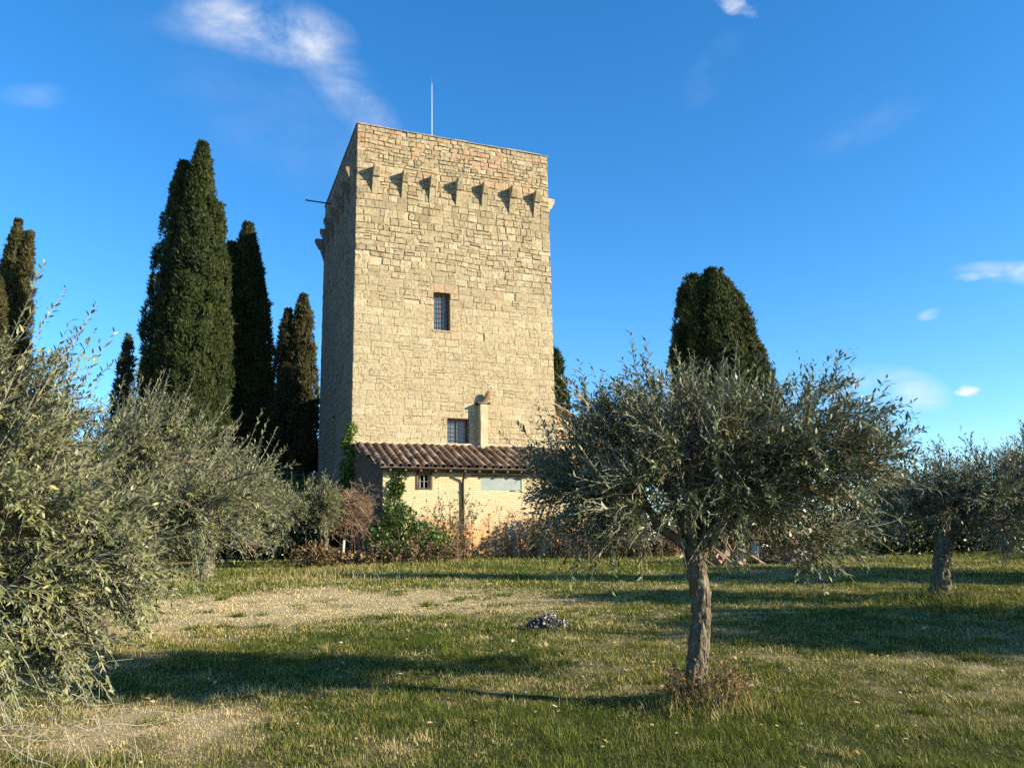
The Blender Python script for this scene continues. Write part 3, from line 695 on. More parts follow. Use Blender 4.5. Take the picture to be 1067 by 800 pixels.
def olive(name, label, base, top, envs, nT, twigs, leafL, tr, seed, trunk_pts=None, group='olive trees in the grove', bias=(0, 0, 0), twigL=(.22, .42), upw=.55, shoots=40, nlimb=6, spacing=.021, bottom_twigs=0, rndshift=0., cut=None, shlen=(1.05, 1.5), droop=.65):
    rs = RS(seed); base = np.array(base, float); top = np.array(top, float); bias = np.array(bias, float)
    t = thing(name, label, 'tree', base, group)
    # targets in the lumpy envelope
    wts = np.array([e[1][0] * e[1][1] * e[1][2] for e in envs]); wts = wts / wts.sum(); T = []
    while len(T) < nT:
        e = envs[rs.choice(len(envs), p=wts)]; d = norm(rs.normal(size=3)); r = rs.rand() ** .40
        lump = .78 + .42 * vnoise((d * 2.1 + seed)[None], 1., seed)[0]
        p = np.array(e[0]) + d * r * np.array(e[1]) * lump
        if p[2] > base[2] + .3 and (cut is None or cut(p)): T.append(p)
    T = np.array(T)
    a1, c1 = kmeans(T, nlimb, rs); wood = MB(); tp, tn = [], []
    # trunk
    if trunk_pts is None:
        m = (base + top) / 2 + np.append(rs.uniform(-.06, .06, 2), 0); trunk_pts = [base - [0, 0, .12], m, top]
    tpn = np.array(trunk_pts, float); n = 70; s = np.linspace(0, 1, n); seg = np.linspace(0, 1, len(tpn))
    path = np.c_[[np.interp(s, seg, tpn[:, k]) for k in range(3)]].T
    for _ in range(16): path[1:-1] = (path[:-2] + 2 * path[1:-1] + path[2:]) / 4
    rad = tr * (1 + .55 * np.exp(-s * 9) - .12 * s + .10 * np.exp(-((s - 1) / .15) ** 2))
    K = 44; V, F = tubes(path[None], rad[None], K); cen = np.repeat(path, K, 0); dv = V - cen
    nz = fbm(V * [1, 1, .35], 8, seed, 2) - .5; nz2 = fbm(V * [1, 1, .45], 34, seed + 3, 3) - .5
    V = cen + dv * (1 + .34 * nz + .55 * nz2)[:, None]
    wood.add(V, [F, ((n - 1) * K + np.arange(K))[None]], smooth=True)
    def limb(p, r0, r1, k, jit=.03):
        p = p.copy(); p[1:-1] += rs.normal(0, jit, p[1:-1].shape); V, F = tubes(p[None], np.linspace(r0, r1, len(p))[None], k); wood.add(V, [F, ((len(p) - 1) * k + np.arange(k))[None]], smooth=True); return p
    for i in range(nlimb):
        Ti = T[a1 == i]
        if len(Ti) < 3: continue
        c = Ti.mean(0); e = top + (c - top) * .95; h = np.linalg.norm(e - top)
        p = bez(top - [0, 0, .06], top + (e - top) * .35 + np.array([0, 0, .30 * h]) + norm((c - top) * [1, 1, 0]) * .05, e, 10); p = limb(p, tr * .58, tr * .20, 9)
        k2 = max(2, min(6, len(Ti) // 8)); a2, c2 = kmeans(Ti, k2, rs)
        for j in range(k2):
            Tj = Ti[a2 == j]
            if not len(Tj): continue
            cj = Tj.mean(0); s0 = p[rs.randint(4, 9)]; h = np.linalg.norm(cj - s0)
            q = limb(bez(s0, s0 + (cj - s0) * .45 + np.array([0, 0, .22 * h]), cj, 8), tr * .24, tr * .09, 6, .02)
            for x in Tj:
                st = q[rs.randint(2, 8)]; h = np.linalg.norm(x - st); w_ = bez(st, st + (x - st) * .5 + rs.normal(0, .06, 3) + np.array([0, 0, .12 * h]), x, 6)
                tp.append(w_)
    tp = np.array(tp); r = np.linspace(1, .4, 6)[None] * (tr * .075)
    V, F = tubes(tp, np.repeat(r, len(tp), 0), 4); wood.add(V, F)
    wood.build('trunk', M_BARK, t)
    # twigs
    cen = T.mean(0); nTw = len(tp) * twigs; ti = np.repeat(np.arange(len(tp)), twigs); u = rs.uniform(.25, 1., nTw) ** .8 * 5; iu = np.minimum(u.astype(int), 4); fu = (u - iu)[:, None]
    st = tp[ti, iu] * (1 - fu) + tp[ti, iu + 1] * fu; pd = norm(tp[ti, -1] - tp[ti, 2])
    out = norm((st - cen) * [1, 1, .6])
    d = norm(.55 * pd + .7 * out + .75 * norm(rs.normal(size=(nTw, 3))) + np.array([0, 0, upw]) * rs.uniform(.1, 1.1, (nTw, 1)) + bias)
    low = st[:, 2] < cen[2] - .35
    d[low] = norm(d[low] + np.array([0, 0, -droop]) * rs.rand(low.sum(), 1))
    L = rs.uniform(*twigL, nTw)
    sh = rs.choice(np.where(st[:, 2] > np.percentile(st[:, 2], 55))[0], min(shoots, nTw // 8), replace=False)
    d[sh] = norm(d[sh] * .35 + np.array([0, 0, 1.]) + bias * 1.2); L[sh] *= rs.uniform(*shlen, len(sh))
    drp = np.where(rs.rand(nTw)[:, None] < .5, [[0, 0, .12]], [[0, 0, -.28]]) * (L / .3)[:, None] * .3
    M_ = 5; tt = np.linspace(0, 1, M_)[None, :, None]; tw = st[:, None] + d[:, None] * L[:, None, None] * tt + drp[:, None] * tt ** 2
    if bottom_twigs:  # bare, pale, arching lower twigs
        pass
    cr = MB(); V, F = tubes(tw, np.linspace(.0036, .0013, M_)[None] * np.ones((nTw, 1)), 3); cr.add(V, F, mat=1, rnd=.5)
    # leaves along twigs, opposite pairs
    nl = np.maximum((L / spacing).astype(int), 3); idx = np.repeat(np.arange(nTw), nl); kk = np.concatenate([np.arange(n) for n in nl]); fr = (kk + .6) / nl[idx]
    fr = .12 + .88 * fr; C = st[idx] + d[idx] * (L[idx] * fr)[:, None] + drp[idx] * (fr ** 2)[:, None]
    keep = rs.rand(len(C)) < .88; idx, kk, fr, C = idx[keep], kk[keep], fr[keep], C[keep]
    td = norm(d[idx] + 2 * drp[idx] * fr[:, None] / L[idx][:, None])
    ref = norm(np.cross(td, norm(rs.normal(size=(nTw, 3)))[idx])); ref2 = np.cross(td, ref)
    ph = (kk % 2) * pi + (kk // 2 % 2) * pi / 2 + rs.normal(0, .35, len(C)); side = ref * np.cos(ph)[:, None] + ref2 * np.sin(ph)[:, None]
    op = rs.uniform(.45, 1.0, len(C))[:, None]; Dl = norm(td * (1 - .35 * op) + side * op + rs.normal(0, .12, (len(C), 3)))
    # blade faces up/out
    upv = norm(np.array([0, 0, 1.]) + .55 * td + rs.normal(0, .45, (len(C), 3))); Nn = norm(upv - Dl * (upv * Dl).sum(1, keepdims=True))
    ll = leafL * rs.uniform(.65, 1.2, len(C)) * np.where(fr > .9, .8, 1.); tl = rs.rand(nTw)[idx]
    rnd = np.clip(.35 * tl + .45 * rs.rand(len(C)) + rndshift + (rs.rand(len(C)) < .02) * .3, 0, 1)
    leaves_mesh(cr, C, Dl, Nn, ll, ll * rs.uniform(.115, .165, len(C)), rnd)
    cr.build('crown', [M_OLIVE, M_TWIG], t)
    return t

def leafy(mb, blobs, dens, size, rs, seed=1, inward=.75, mat_=0, wid=.38):
    """leaf shells around ellipsoid lumps"""
    for (c, r) in blobs:
        c = np.array(c, float); r = np.array(r, float); ar = 4 * pi * ((r[0] * r[1]) ** 1.6 / 3 + (r[0] * r[2]) ** 1.6 / 3 + (r[1] * r[2]) ** 1.6 / 3) ** (1 / 1.6)
        n = int(ar * dens); d = norm(rs.normal(size=(n, 3))); lump = .75 + .5 * fbm(d * 2.5 + c, 1., seed, 2)
        rr = (inward + (1 - inward) * rs.rand(n) ** .6) * lump; C = c + d * r * rr[:, None]
        Dr = norm(d + rs.normal(0, .8, (n, 3)) + [0, 0, .2]); up = norm(d * .6 + [0, 0, .7] + rs.normal(0, .5, (n, 3))); Nn = norm(up - Dr * (up * Dr).sum(1, keepdims=True))
        L = size * rs.uniform(.6, 1.4, n); leaves_mesh(mb, C, Dr, Nn, L, L * wid * rs.uniform(.7, 1.1, n), np.clip(rs.normal(.45, .25, n), 0, 1), mat_=mat_)

def twiggy(mb, org, n, spread, L, rad, rs, rise=1.0, levels=2, curve=.3, mat_=0):
    """fan of arching dead stems with side twigs"""
    org = np.array(org, float); d = norm(np.c_[rs.normal(0, spread, (n, 2)), np.full(n, rise) * rs.uniform(.5, 1.2, n)])
    st = org + np.c_[rs.normal(0, spread * .12, (n, 2)), np.zeros(n)]; LL = L * rs.uniform(.55, 1.1, n); r = rad
    for lv in range(levels + 1):
        M_ = 6; tt = np.linspace(0, 1, M_)[None, :, None]; nn = len(st)
        cv = norm(rs.normal(size=(nn, 3))) * curve + [0, 0, -curve * .5]
        P = st[:, None] + d[:, None] * LL[:, None, None] * tt + (cv * LL[:, None])[:, None] * tt ** 2
        V, F = tubes(P, np.linspace(r, r * .45, M_)[None] * np.ones((nn, 1)), 3); mb.add(V, F, rnd=np.repeat(rs.rand(nn), M_ * 3), mat=mat_)
        if lv == levels: return P[:, -1], d
        k = 4 if lv == 0 else 5; i = np.repeat(np.arange(nn), k); j = rs.randint(2, M_, len(i)); st2 = P[i, j]
        d = norm(d[i] * .8 + norm(rs.normal(size=(len(i), 3))) * .9); LL = LL[i] * rs.uniform(.3, .6, len(i)); st = st2; r *= .62

def cypress(name, label, base, spires, dens, seed, m=None, spray=.34, group='cypresses round the tower', blunt=.72):
    """spires: (dx, dy, z0, ztop, rmax, belly) ; crown of small upward sprays over a lumpy core"""
    rs = RS(seed); base = np.array(base, float); t = thing(name, label, 'cypress', base, group)
    tk = MB(); z1 = max(s[3] for s in spires); tk.tube([base - [0, 0, .1], base + [0, 0, .6], base + [0, 0, z1 * .5]], [.28, .22, .08], 10, smooth=True); tk.build('trunk', M_BARKC, t)
    mb = MB()
    for (dx, dy, z0, zt, rm, belly) in spires:
        H = zt - z0
        def rad(tn, th, z):
            r = rm * np.clip(tn / belly, 0, 1) ** .45 * np.where(tn < belly, 1., np.clip(1 - ((tn - belly) / (1 - belly)) ** 2.1, 0, 1) ** blunt)
            Pn = np.c_[np.cos(th) * 2.6, np.sin(th) * 2.6, z * .35]; Pf = np.c_[np.cos(th) * 5.5, np.sin(th) * 5.5, z * .9]
            return r * (.74 + .38 * fbm(Pn + seed, 1., seed, 2) + .34 * (vnoise(Pf + seed, 1., seed + 5) - .35))
        nt_, nz_ = 28, 46; TH_, ZZ = np.meshgrid(np.arange(nt_) * 2 * pi / nt_, np.linspace(0, .985, nz_)); th, tn = TH_.ravel(), ZZ.ravel(); z = z0 + tn * H
        r = rad(tn, th, z) * .68; V = np.c_[dx + r * np.cos(th), dy + r * np.sin(th), z] + base
        i = (np.arange(nz_ - 1)[:, None] * nt_); j = np.arange(nt_)[None]; j2 = (j + 1) % nt_
        mb.add(V, np.stack([i + j, i + j2, i + nt_ + j2, i + nt_ + j], -1).reshape(-1, 4), rnd=.25)
        # foliage hangs together in upright tufts, each a small dome standing off the core
        cs = .30 * (rm / 1.5) ** .3; nc = int(2 * pi * rm * .75 * H / (cs * cs * 1.5)); ctn = rs.rand(nc * 3); ctn = ctn[rs.rand(nc * 3) < np.clip(1.15 - ctn * .75, .25, 1)][:nc]; nc = len(ctn); cth = rs.uniform(0, 2 * pi, nc)
        cpush = rs.normal(0, .075, nc) + .12 * (rs.rand(nc) < .08); ctone = rs.rand(nc)
        per = max(6, int(dens * cs * cs * 1.7)); ctn = np.concatenate([ctn, rs.uniform(.93, 1.0, 5)]); cth = np.concatenate([cth, rs.uniform(0, 6.28, 5)]); cpush = np.concatenate([cpush, np.zeros(5)]); ctone = np.concatenate([ctone, rs.rand(5)]); nc += 5; ci = np.repeat(np.arange(nc), per); n = len(ci)
        g1, g2 = rs.normal(0, .5, n), rs.normal(0, .5, n); rc = np.maximum(rad(ctn[ci], cth[ci], z0 + ctn[ci] * H), .12)
        th = cth[ci] + g1 * cs / rc * .8; tn = np.clip(ctn[ci] + g2 * cs * 1.5 / H, .002, 1.0); z = z0 + tn * H
        dome = 1 - .55 * (g1 ** 2 + g2 ** 2)
        r = np.maximum(rad(np.minimum(tn, .985), cth[ci], z) * .90 + (cs * .55 * (dome - .6) + cpush[ci] * rm * .8) * np.clip((1 - tn) * H / 1.6, .12, 1), .02) + rs.normal(0, .03, n)
        o = np.c_[np.cos(th), np.sin(th), np.zeros(n)]
        C = base + np.c_[dx + r * np.cos(th), dy + r * np.sin(th), z]
        dr = norm(o * rs.uniform(.1, .9, (n, 1)) + [0, 0, 1.] + rs.normal(0, .22, (n, 3)))
        k = 4; ii = np.repeat(np.arange(n), k); Dl = norm(dr[ii] + rs.normal(0, .33, (n * k, 3))); off = rs.uniform(-.05, .05, (n * k, 3))
        Nn = norm(o[ii] + rs.normal(0, .4, (n * k, 3))); Nn = norm(Nn - Dl * (Nn * Dl).sum(1, keepdims=True)); L = spray * rs.uniform(.45, 1.15, n * k)
        S = np.cross(Dl, Nn); B = C[ii] + off; w = (L * .15)[:, None]; Lc = L[:, None]
        V = np.stack([B, B + Dl * Lc * .45 - S * w, B + Dl * Lc, B + Dl * Lc * .45 + S * w], 1).reshape(-1, 3); q = np.arange(n * k) * 4
        mb.add(V, np.c_[q, q + 3, q + 2, q + 1], rnd=np.repeat(np.clip(ctone[ci][ii] * .55 + rs.normal(.18, .2, n * k), 0, 1), 4))
    mb.build('crown', m or M_CYP, t)
    return t

def zat(px, py, fwd): return at(px, py, fwd)
def ground_pt(px, fwd):
    q = ray(px, 560); x = q[0] / q[1] * fwd; return np.array([x, fwd, tz1(x, fwd)])

# ------------------------------------------------------------------ cypresses
def cyp_px(name_label, fwd, tops, bx, dens, seed, m=None, spray=.25, belly=.3, blunt=.72):
    """tops: (px, py, half width px)"""
    b = ground_pt(bx, fwd); sp = []
    for (px, py, hw) in tops:
        p = at(px, py + 7, fwd); sp.append((p[0] - b[0], RS(abs(int(px))).uniform(-.3, .3), .2, p[2] - b[2], hw / (FPX * 1.02) * fwd, belly))
    return cypress('cypress_tree', name_label, b, sp, dens, seed, m, spray, blunt=blunt)
cyp_px('tallest cypress with a double green tip, left of the tower', 31, [(214, 148, 31), (190, 163, 29), (226, 205, 22), (174, 296, 14)], 200, 330, 3, spray=.18)
cyp_px('very dark cypress in the tower shade, just right of the tallest cypress', 37.5, [(257, 226, 32), (243, 250, 26), (270, 285, 22)], 258, 200, 7, spray=.22)
cyp_px('slender cypress close beside the left wall of the tower', 46, [(317, 303, 21), (301, 318, 18)], 308, 150, 13, M_CYPB, .25)
cyp_px('cypress at the far left edge with a split top', 35, [(22, 226, 20), (33, 238, 14), (14, 250, 18)], 22, 260, 17, M_CYPB, .19)
cyp_px('browner cypress cut by the left edge of the picture', 31, [(-6, 282, 22)], -6, 260, 19, M_CYPB, .18)
cyp_px('small cypress tip showing above the left olive trees', 44, [(136, 345, 14)], 136, 90, 23, M_CYPB, .3, belly=.12)
cyp_px('broad ragged cypress with several tops above the middle olive tree', 34, [(742, 279, 30), (730, 283, 26), (756, 288, 26), (718, 285, 24), (765, 303, 26), (781, 345, 24), (716, 330, 22), (745, 330, 40), (792, 392, 18)], 752, 260, 29, M_CYP, .20, belly=.60, blunt=.5)
cyp_px('dark tree top peeping out behind the right edge of the tower', 52, [(577, 360, 18)], 577, 55, 31, None, .5)

cypress('cypress_tree', 'cypress outside the right edge throwing the long narrow shadow across the grass', (28, 10.4, tz1(28, 10.4)), [(0, 0, .2, 13.0, 1.3, .3)], 60, 37, None, .36)
# ------------------------------------------------------------------ olive trees
b = gnd(727, 738); B = np.array([b[0], b[1], tz1(*b)])
pk = lambda x, y, f: at(x, y, f)
Fm = b[1]
olive('olive_tree', 'middle olive tree with upright bare trunk and broad grey-green crown', B, pk(722, 580, Fm), [
    (pk(632, 470, Fm), (.70, 1.0, .46)), (pk(700, 455, Fm + .1), (.85, 1.1, .48)), (pk(800, 462, Fm + .1), (.95, 1.1, .48)), (pk(868, 490, Fm + .2), (.50, .9, .44)), (pk(578, 500, Fm), (.30, .7, .33)),
    (pk(632, 540, Fm), (.60, .8, .25)), (pk(845, 555, Fm + .75), (.75, .5, .28)), (pk(770, 505, Fm + .3), (.8, .8, .34)), (pk(715, 535, Fm - .25), (.6, .35, .24))],
    400, 10, .061, .084, 101, trunk_pts=[B - [0, 0, .1], pk(725, 715, Fm), pk(730, 660, Fm), pk(731, 620, Fm), pk(723, 580, Fm)], upw=.75, shoots=230, nlimb=8, spacing=.0215, shlen=(.95, 1.35), droop=.35)
b2 = gnd(980, 628); B2 = np.array([b2[0], b2[1], tz1(*b2)]); F2 = b2[1]
right_olive = olive('olive_tree', 'olive tree with dark trunk on a small mound near the right edge', B2, pk(984, 560, F2), [
    (pk(985, 510, F2), (.95, 1.2, .65)), (pk(1040, 505, F2), (1.1, 1.2, .75)), (pk(1080, 540, F2), (1.0, 1.1, .8)), (pk(945, 530, F2), (.75, .9, .45)), (pk(925, 512, F2 + .4), (.5, .8, .5))],
    250, 11, .066, .135, 202, upw=.55, shoots=60, spacing=.026)
bl = np.array([-4.0, 5.2]); BL = np.array([bl[0], bl[1], tz1(*bl)])
olive('olive_tree', 'nearest olive tree spilling into the left edge with branches down to the grass', BL, (-3.95, 5.25, 1.25), [
    ((-3.75, 5.3, 2.0), (1.1, 1.2, .80)), ((-3.05, 5.35, 1.55), (.72, .9, .62)), ((-3.45, 5.05, 1.15), (.85, .8, .42)), ((-4.1, 5.2, 2.45), (1.1, 1.2, .80))],
    420, 11, .058, .13, 303, bias=(.45, -.05, .18), upw=.45, shoots=260, twigL=(.22, .42), rndshift=.24, shlen=(1.3, 2.4))
nearL = [o for o in bpy.data.objects if o.type == 'EMPTY'][-1]
mb = MB(); rs = RS(66)
for k in range(30):
    q = np.array([-3.05 + rs.normal(0, .35), 5.1 + rs.normal(0, .2), rs.uniform(.55, 1.0)]); d = norm(np.array([rs.uniform(-.2, 1.), rs.normal(0, .5), -rs.uniform(.2, 1.1)]))
    L = rs.uniform(.25, .55); t_ = np.linspace(0, 1, 8)[:, None]; p = q + d * L * t_ + np.array([.22, 0, rs.uniform(.05, .35)]) * t_ ** 2 + rs.normal(0, .012, (8, 3)); p[:, 2] = np.maximum(p[:, 2], .30)
    V, F = tubes(p[None], np.linspace(.0034, .0014, 8)[None], 4); mb.add(V, F)
    for j in range(5):
        i = rs.randint(2, 8); e = norm(d + rs.normal(0, .6, 3)); pp = p[i] + e * rs.uniform(.1, .3) * np.linspace(0, 1, 4)[:, None]; pp[:, 2] = np.maximum(pp[:, 2], .28); V, F = tubes(pp[None], np.linspace(.0018, .001, 4)[None], 3); mb.add(V, F)
mb.build('bare_twigs', M_TWIG, nearL)
bm = np.array([-4.9, 9.4]); BM = np.array([bm[0], bm[1], tz1(*bm)])
olive('olive_tree', 'second olive tree on the left, rounded crown overlapped by the nearest one', BM, (-4.7, 9.4, 1.5), [
    ((-4.6, 9.4, 2.60), (1.40, 1.4, .90)), ((-3.6, 9.3, 2.2), (.95, 1.0, .75)), ((-4.9, 9.0, 1.7), (1.2, 1.1, .55)), ((-5.6, 9.4, 2.6), (1.2, 1.3, 1.0))],
    380, 11, .060, .14, 404, bias=(.28, 0, .15), upw=.5, shoots=240, rndshift=.20, spacing=.024, shlen=(1.2, 2.2))
b3 = gnd(212, 603); B3 = np.array([b3[0], b3[1], tz1(*b3)]); F3 = b3[1]
third = olive('olive_tree', 'third olive tree on the left with a short leaning pale trunk', B3, pk(222, 565, F3), [
    (pk(215, 510, F3), (2.0, 1.8, 1.1)), (pk(265, 530, F3), (1.0, 1.2, .75))], 230, 10, .095, .19, 505, upw=.5, shoots=50, spacing=.036, twigL=(.3, .55), rndshift=.12)
b4 = ground_pt(340, 26)
olive('olive_tree', 'small low olive tree beside the brown shrub left of the tower', b4, b4 + [0, 0, .85], [(pk(290, 562, 25.), (.45, .5, .3)), 
    (pk(300, 532, 25.), (.75, .9, .55)), (pk(332, 528, 25.), (.55, .8, .6))], 110, 10, .10, .08, 606, upw=.9, shoots=50, spacing=.04, twigL=(.3, .6), rndshift=.12)
rot = lambda a: a
for (x, y, rz, s, lab) in [(11.2, 7.6, 1.3, 1.4, 'olive tree outside the right edge shading the middle of the grass'),
                           (13.2, 17.0, 2.5, 1.25, 'olive tree behind and right of the tree on the mound'),
                           (8.4, 2.7, 4.0, .82, 'olive tree outside the picture shading the near right grass'),
                           (20.5, 20.5, 0.6, 1.2, 'far right olive tree in the next row'), (9.4, 9.7, 5.1, 1.3, 'olive tree outside the right edge in the second row')]:
    copy_tree(right_olive, (x, y, tz1(x, y)), rz, s, lab, 'olive trees in the grove')

# ------------------------------------------------------------------ shrubs, ivy, weeds
def bush(name, label, cat, loc, blobs, dens, size, m, seed, stems=0, group=None, twigm=None, sl=.8):
    t = thing(name, label, cat, loc, group); rs = RS(seed); mb = MB(); leafy(mb, blobs, dens, size, rs, seed, .55); mb.build('foliage', m, t)
    st = MB(); twiggy(st, loc, stems or 14, .5, sl, .012, rs, 1.2, 1); st.build('stems', twigm or M_BROWN, t); return t
# brown leafless ball-shaped shrub and its white sleeve
g0 = ground_pt(366, 26.5); t = thing('dead_shrub', 'round leafless brown shrub in front of the shaded side of the tower', 'shrub', g0); rs = RS(44)
mb = MB(); mb.tube([g0 - [0, 0, .05], g0 + [.02, 0, 1.]], [.05, .035], 7, rnd=.3)
ce = pk(366, 528, 26.5)
for k in range(26):
    o = ce + rs.normal(0, .22, 3); twiggy(mb, o, 9, 1.1, .62, .010, rs, .4, 2, .5)
for k in range(10): twiggy(mb, ce + np.array([rs.normal(0, .4), rs.normal(0, .3), -.4]), 5, .7, .8, .009, rs, -.8, 1, .4)
mb.build('branches', M_BROWN, t)
g1 = ground_pt(357.5, 26.0); mb = MB(); mb.tube([g1 - [0, 0, .1], g1 + [0.01, 0, .45], g1 + [.03, 0, .78]], [.05, .048, .045], 10, smooth=True)
o = mb.build('stake', M_WHITE, None, g1); tag(o, 'short white stake standing under the brown leafless shrub', 'stake')

# ivy on the tower corner and the lean-to
P = FP('front'); Pl = FP('left')
t = thing('climbing_ivy', 'bright ivy climbing the near corner of the tower above the shed roof', 'ivy', P(0., 1.5, .1)); rs = RS(51); mb = MB()
for k in range(34):
    z = rs.uniform(3.9, 6.6); w_ = .22 * (1 - abs(z - 5.0) / 2.6)
    leafy(mb, [(A0 + ZV * z + D_ * rs.uniform(-.15, .28) * (1 if z < 5.9 else .5) + NF * rs.uniform(-.5, .10) * (.7 if z > 5 else 1), (w_ + .06, w_ + .06, .22))], 130, .10, rs, k, .3, wid=.5)
mb.build('foliage', M_IVYY, t); mb = MB()
for k in range(40):
    z = rs.uniform(1.5, 5.0); leafy(mb, [(Pl(TL - rs.uniform(-.3, .9), z, .1), (.16, .16, .25))], 90, .11, rs, k, .3, wid=.5)
mb.build('shaded_foliage', M_IVY, t)
mb = MB()
for k in range(5): q = A0 + D_ * rs.uniform(-.1, .1) + NF * rs.uniform(-.4, .08); mb.tube([q + ZV * 1.3 - D_ * .15, q + ZV * 3 - D_ * .1, q + ZV * 5.4 + rs.uniform(-.1, .1) * D_], [.02, .015, .006], 5)
mb.build('stems', M_BROWN, t)
t = thing('wall_ivy', 'column of green ivy hanging on the left corner of the shed wall', 'ivy', P(.95, 1.4, 2.35)); mb = MB(); rs = RS(53)
for k in range(60):
    z = rs.uniform(1.5, 4.5); w_ = .40 if z > 3 else .5
    leafy(mb, [(P(1.12 + rs.uniform(-w_, w_) * .8, z, 2.36 + rs.uniform(0, .08)), (.15, .12, .18))], 120, .085, rs, k, .3, wid=.5)
mb.build('foliage', M_IVY, t); mb = MB()
for k in range(6): q = P(1.1 + rs.uniform(-.3, .3), 1.4, 2.34); mb.tube([q, q + ZV * 1.5 + D_ * rs.uniform(-.1, .1), q + ZV * 3.0 + D_ * rs.uniform(-.2, .2)], [.02, .014, .006], 5)
mb.build('stems', M_BROWN, t)
def bl_px(px, py, fwd, rx, ry, rz): return (pk(px, py, fwd), (rx, ry, rz))
bush('bramble_bush', 'green bramble heap at the left corner of the shed', 'bush', ground_pt(418, 26.6), [bl_px(400, 560, 26.7, .55, .6, .6), bl_px(418, 548, 26.8, .55, .6, .75), bl_px(438, 560, 26.6, .6, .6, .55), bl_px(455, 567, 26.5, .5, .5, .35), bl_px(410, 573, 26., .7, .5, .3)], 210, .095, M_IVY, 61, 26, sl=1.1)
bush('low_bush', 'low dark brown-green bush at the foot of the leafless shrub', 'bush', ground_pt(335, 25.4), [bl_px(325, 577, 25.5, .7, .5, .35), bl_px(345, 582, 25.3, .6, .5, .3), bl_px(372, 584, 25.6, .6, .5, .3)], 170, .09, M_DRYL, 62, 22, sl=.7)
# dry weeds in front of the shed
def weeds(label, px0, px1, fwd, n, hmin, hmax, seed, m=M_DRYL, name='dry_weeds', leafn=26):
    rs = RS(seed); pc = ground_pt((px0 + px1) / 2, fwd); t = thing(name, label, 'weeds', pc); st = MB(); lf = MB()
    for k in range(n):
        g_ = ground_pt(rs.uniform(px0, px1), fwd + rs.uniform(-.5, .5)); h = rs.uniform(hmin, hmax)
        d = norm(np.array([rs.normal(0, .22), rs.normal(0, .22), 1.])); e = g_ + d * h
        pth = bez(g_, g_ + ZV * h * .6, e, 5); V, F = tubes(pth[None], np.linspace(.011, .004, 5)[None], 3); st.add(V, F, rnd=rs.rand())
        m_ = 7; i = rs.randint(1, 5, m_); s_ = pth[i]; dd = norm(rs.normal(size=(m_, 3)) + [0, 0, .9]); tw = s_[:, None] + dd[:, None] * (h * .25) * np.linspace(0, 1, 3)[None, :, None]
        V, F = tubes(tw, np.full((m_, 3), .005), 3); st.add(V, F, rnd=rs.rand())
        c = np.concatenate([pth[rs.randint(1, 5, leafn // 2)] + rs.normal(0, .05, (leafn // 2, 3)), tw[rs.randint(0, m_, leafn // 2), rs.randint(1, 3, leafn // 2)]])
        Dr = norm(rs.normal(size=(len(c), 3))); Nn = norm(np.cross(Dr, rs.normal(size=(len(c), 3)))); L = rs.uniform(.04, .10, len(c)); leaves_mesh(lf, c, Dr, Nn, L, L * .3, rs.rand(len(c)))
    lf.build('leaves', m, t); st.build('stalks', M_BROWN, t); return t
weeds('tall rusty dry weeds against the foot of the shed wall', 455, 590, 27.9, 105, .4, 1.6, 71)
weeds('green weed stems standing at the shed wall under the small window', 455, 484, 28.0, 26, 1.0, 2.1, 72, M_IVY, 'green_weeds', 40)
weeds('tawny dry weeds bordering the grass behind the middle olive tree', 585, 725, 26.5, 110, .3, 1.2, 73)
weeds('grey-green tangle of stems among the tawny weeds', 560, 735, 27.2, 90, .5, 1.5, 75, M_BUSH, 'green_weeds', 50)
weeds('short straw-coloured weeds edging the brambles beside the shed', 385, 480, 26.0, 110, .25, .7, 74)
# bushes that close the view
bush('thicket', 'dark thicket behind the middle olive tree at the annex wall', 'bush', ground_pt(640, 28.5), [bl_px(575, 560, 28.8, .8, .9, .8), bl_px(610, 545, 29, 1.0, 1.0, 1.1), bl_px(650, 540, 29, 1.1, 1., 1.2), bl_px(690, 548, 28.5, 1.2, 1., 1.2)], 120, .11, M_BUSH, 81, 40, sl=1.8)
bush('thicket', 'dark hedge row along the far side of the grass right of the trunk', 'bush', ground_pt(860, 31), [bl_px(p, 550 + (k % 3) * 5, 30 + (k % 2) * 1.5, 1.5, 1.2, 1.75 + .3 * (k % 3)) for k, p in enumerate(range(730, 1000, 30))], 90, .13, M_BUSH, 82, 40, sl=1.8)
bush('thicket', 'dark hedge behind the right olive tree on the mound', 'bush', ground_pt(1040, 26), [bl_px(p, 548 + (k % 3) * 6, 25.5 + (k % 2), 1.4, 1.2, 1.35 + .3 * (k % 2)) for k, p in enumerate(range(930, 1130, 26))], 100, .12, M_BUSH, 83, 40, sl=1.6)
bush('thicket', 'black-green thicket under the cypresses left of the tower', 'bush', ground_pt(270, 30), [bl_px(p, 545 + (k % 3) * 8, 30.5 + (k % 2), 1.3, 1.0, 1.9 + .3 * (k % 2)) for k, p in enumerate(range(120, 350, 20))], 110, .14, M_BUSH, 84, 40, sl=1.8)
bush('thicket', 'thicket closing the view at the far left behind the olive trees', 'bush', ground_pt(40, 28), [bl_px(p, 560, 28 + (k % 2), 1.4, 1.2, 1.4) for k, p in enumerate(range(-60, 130, 32))], 70, .14, M_BUSH, 85, 30, sl=1.6)

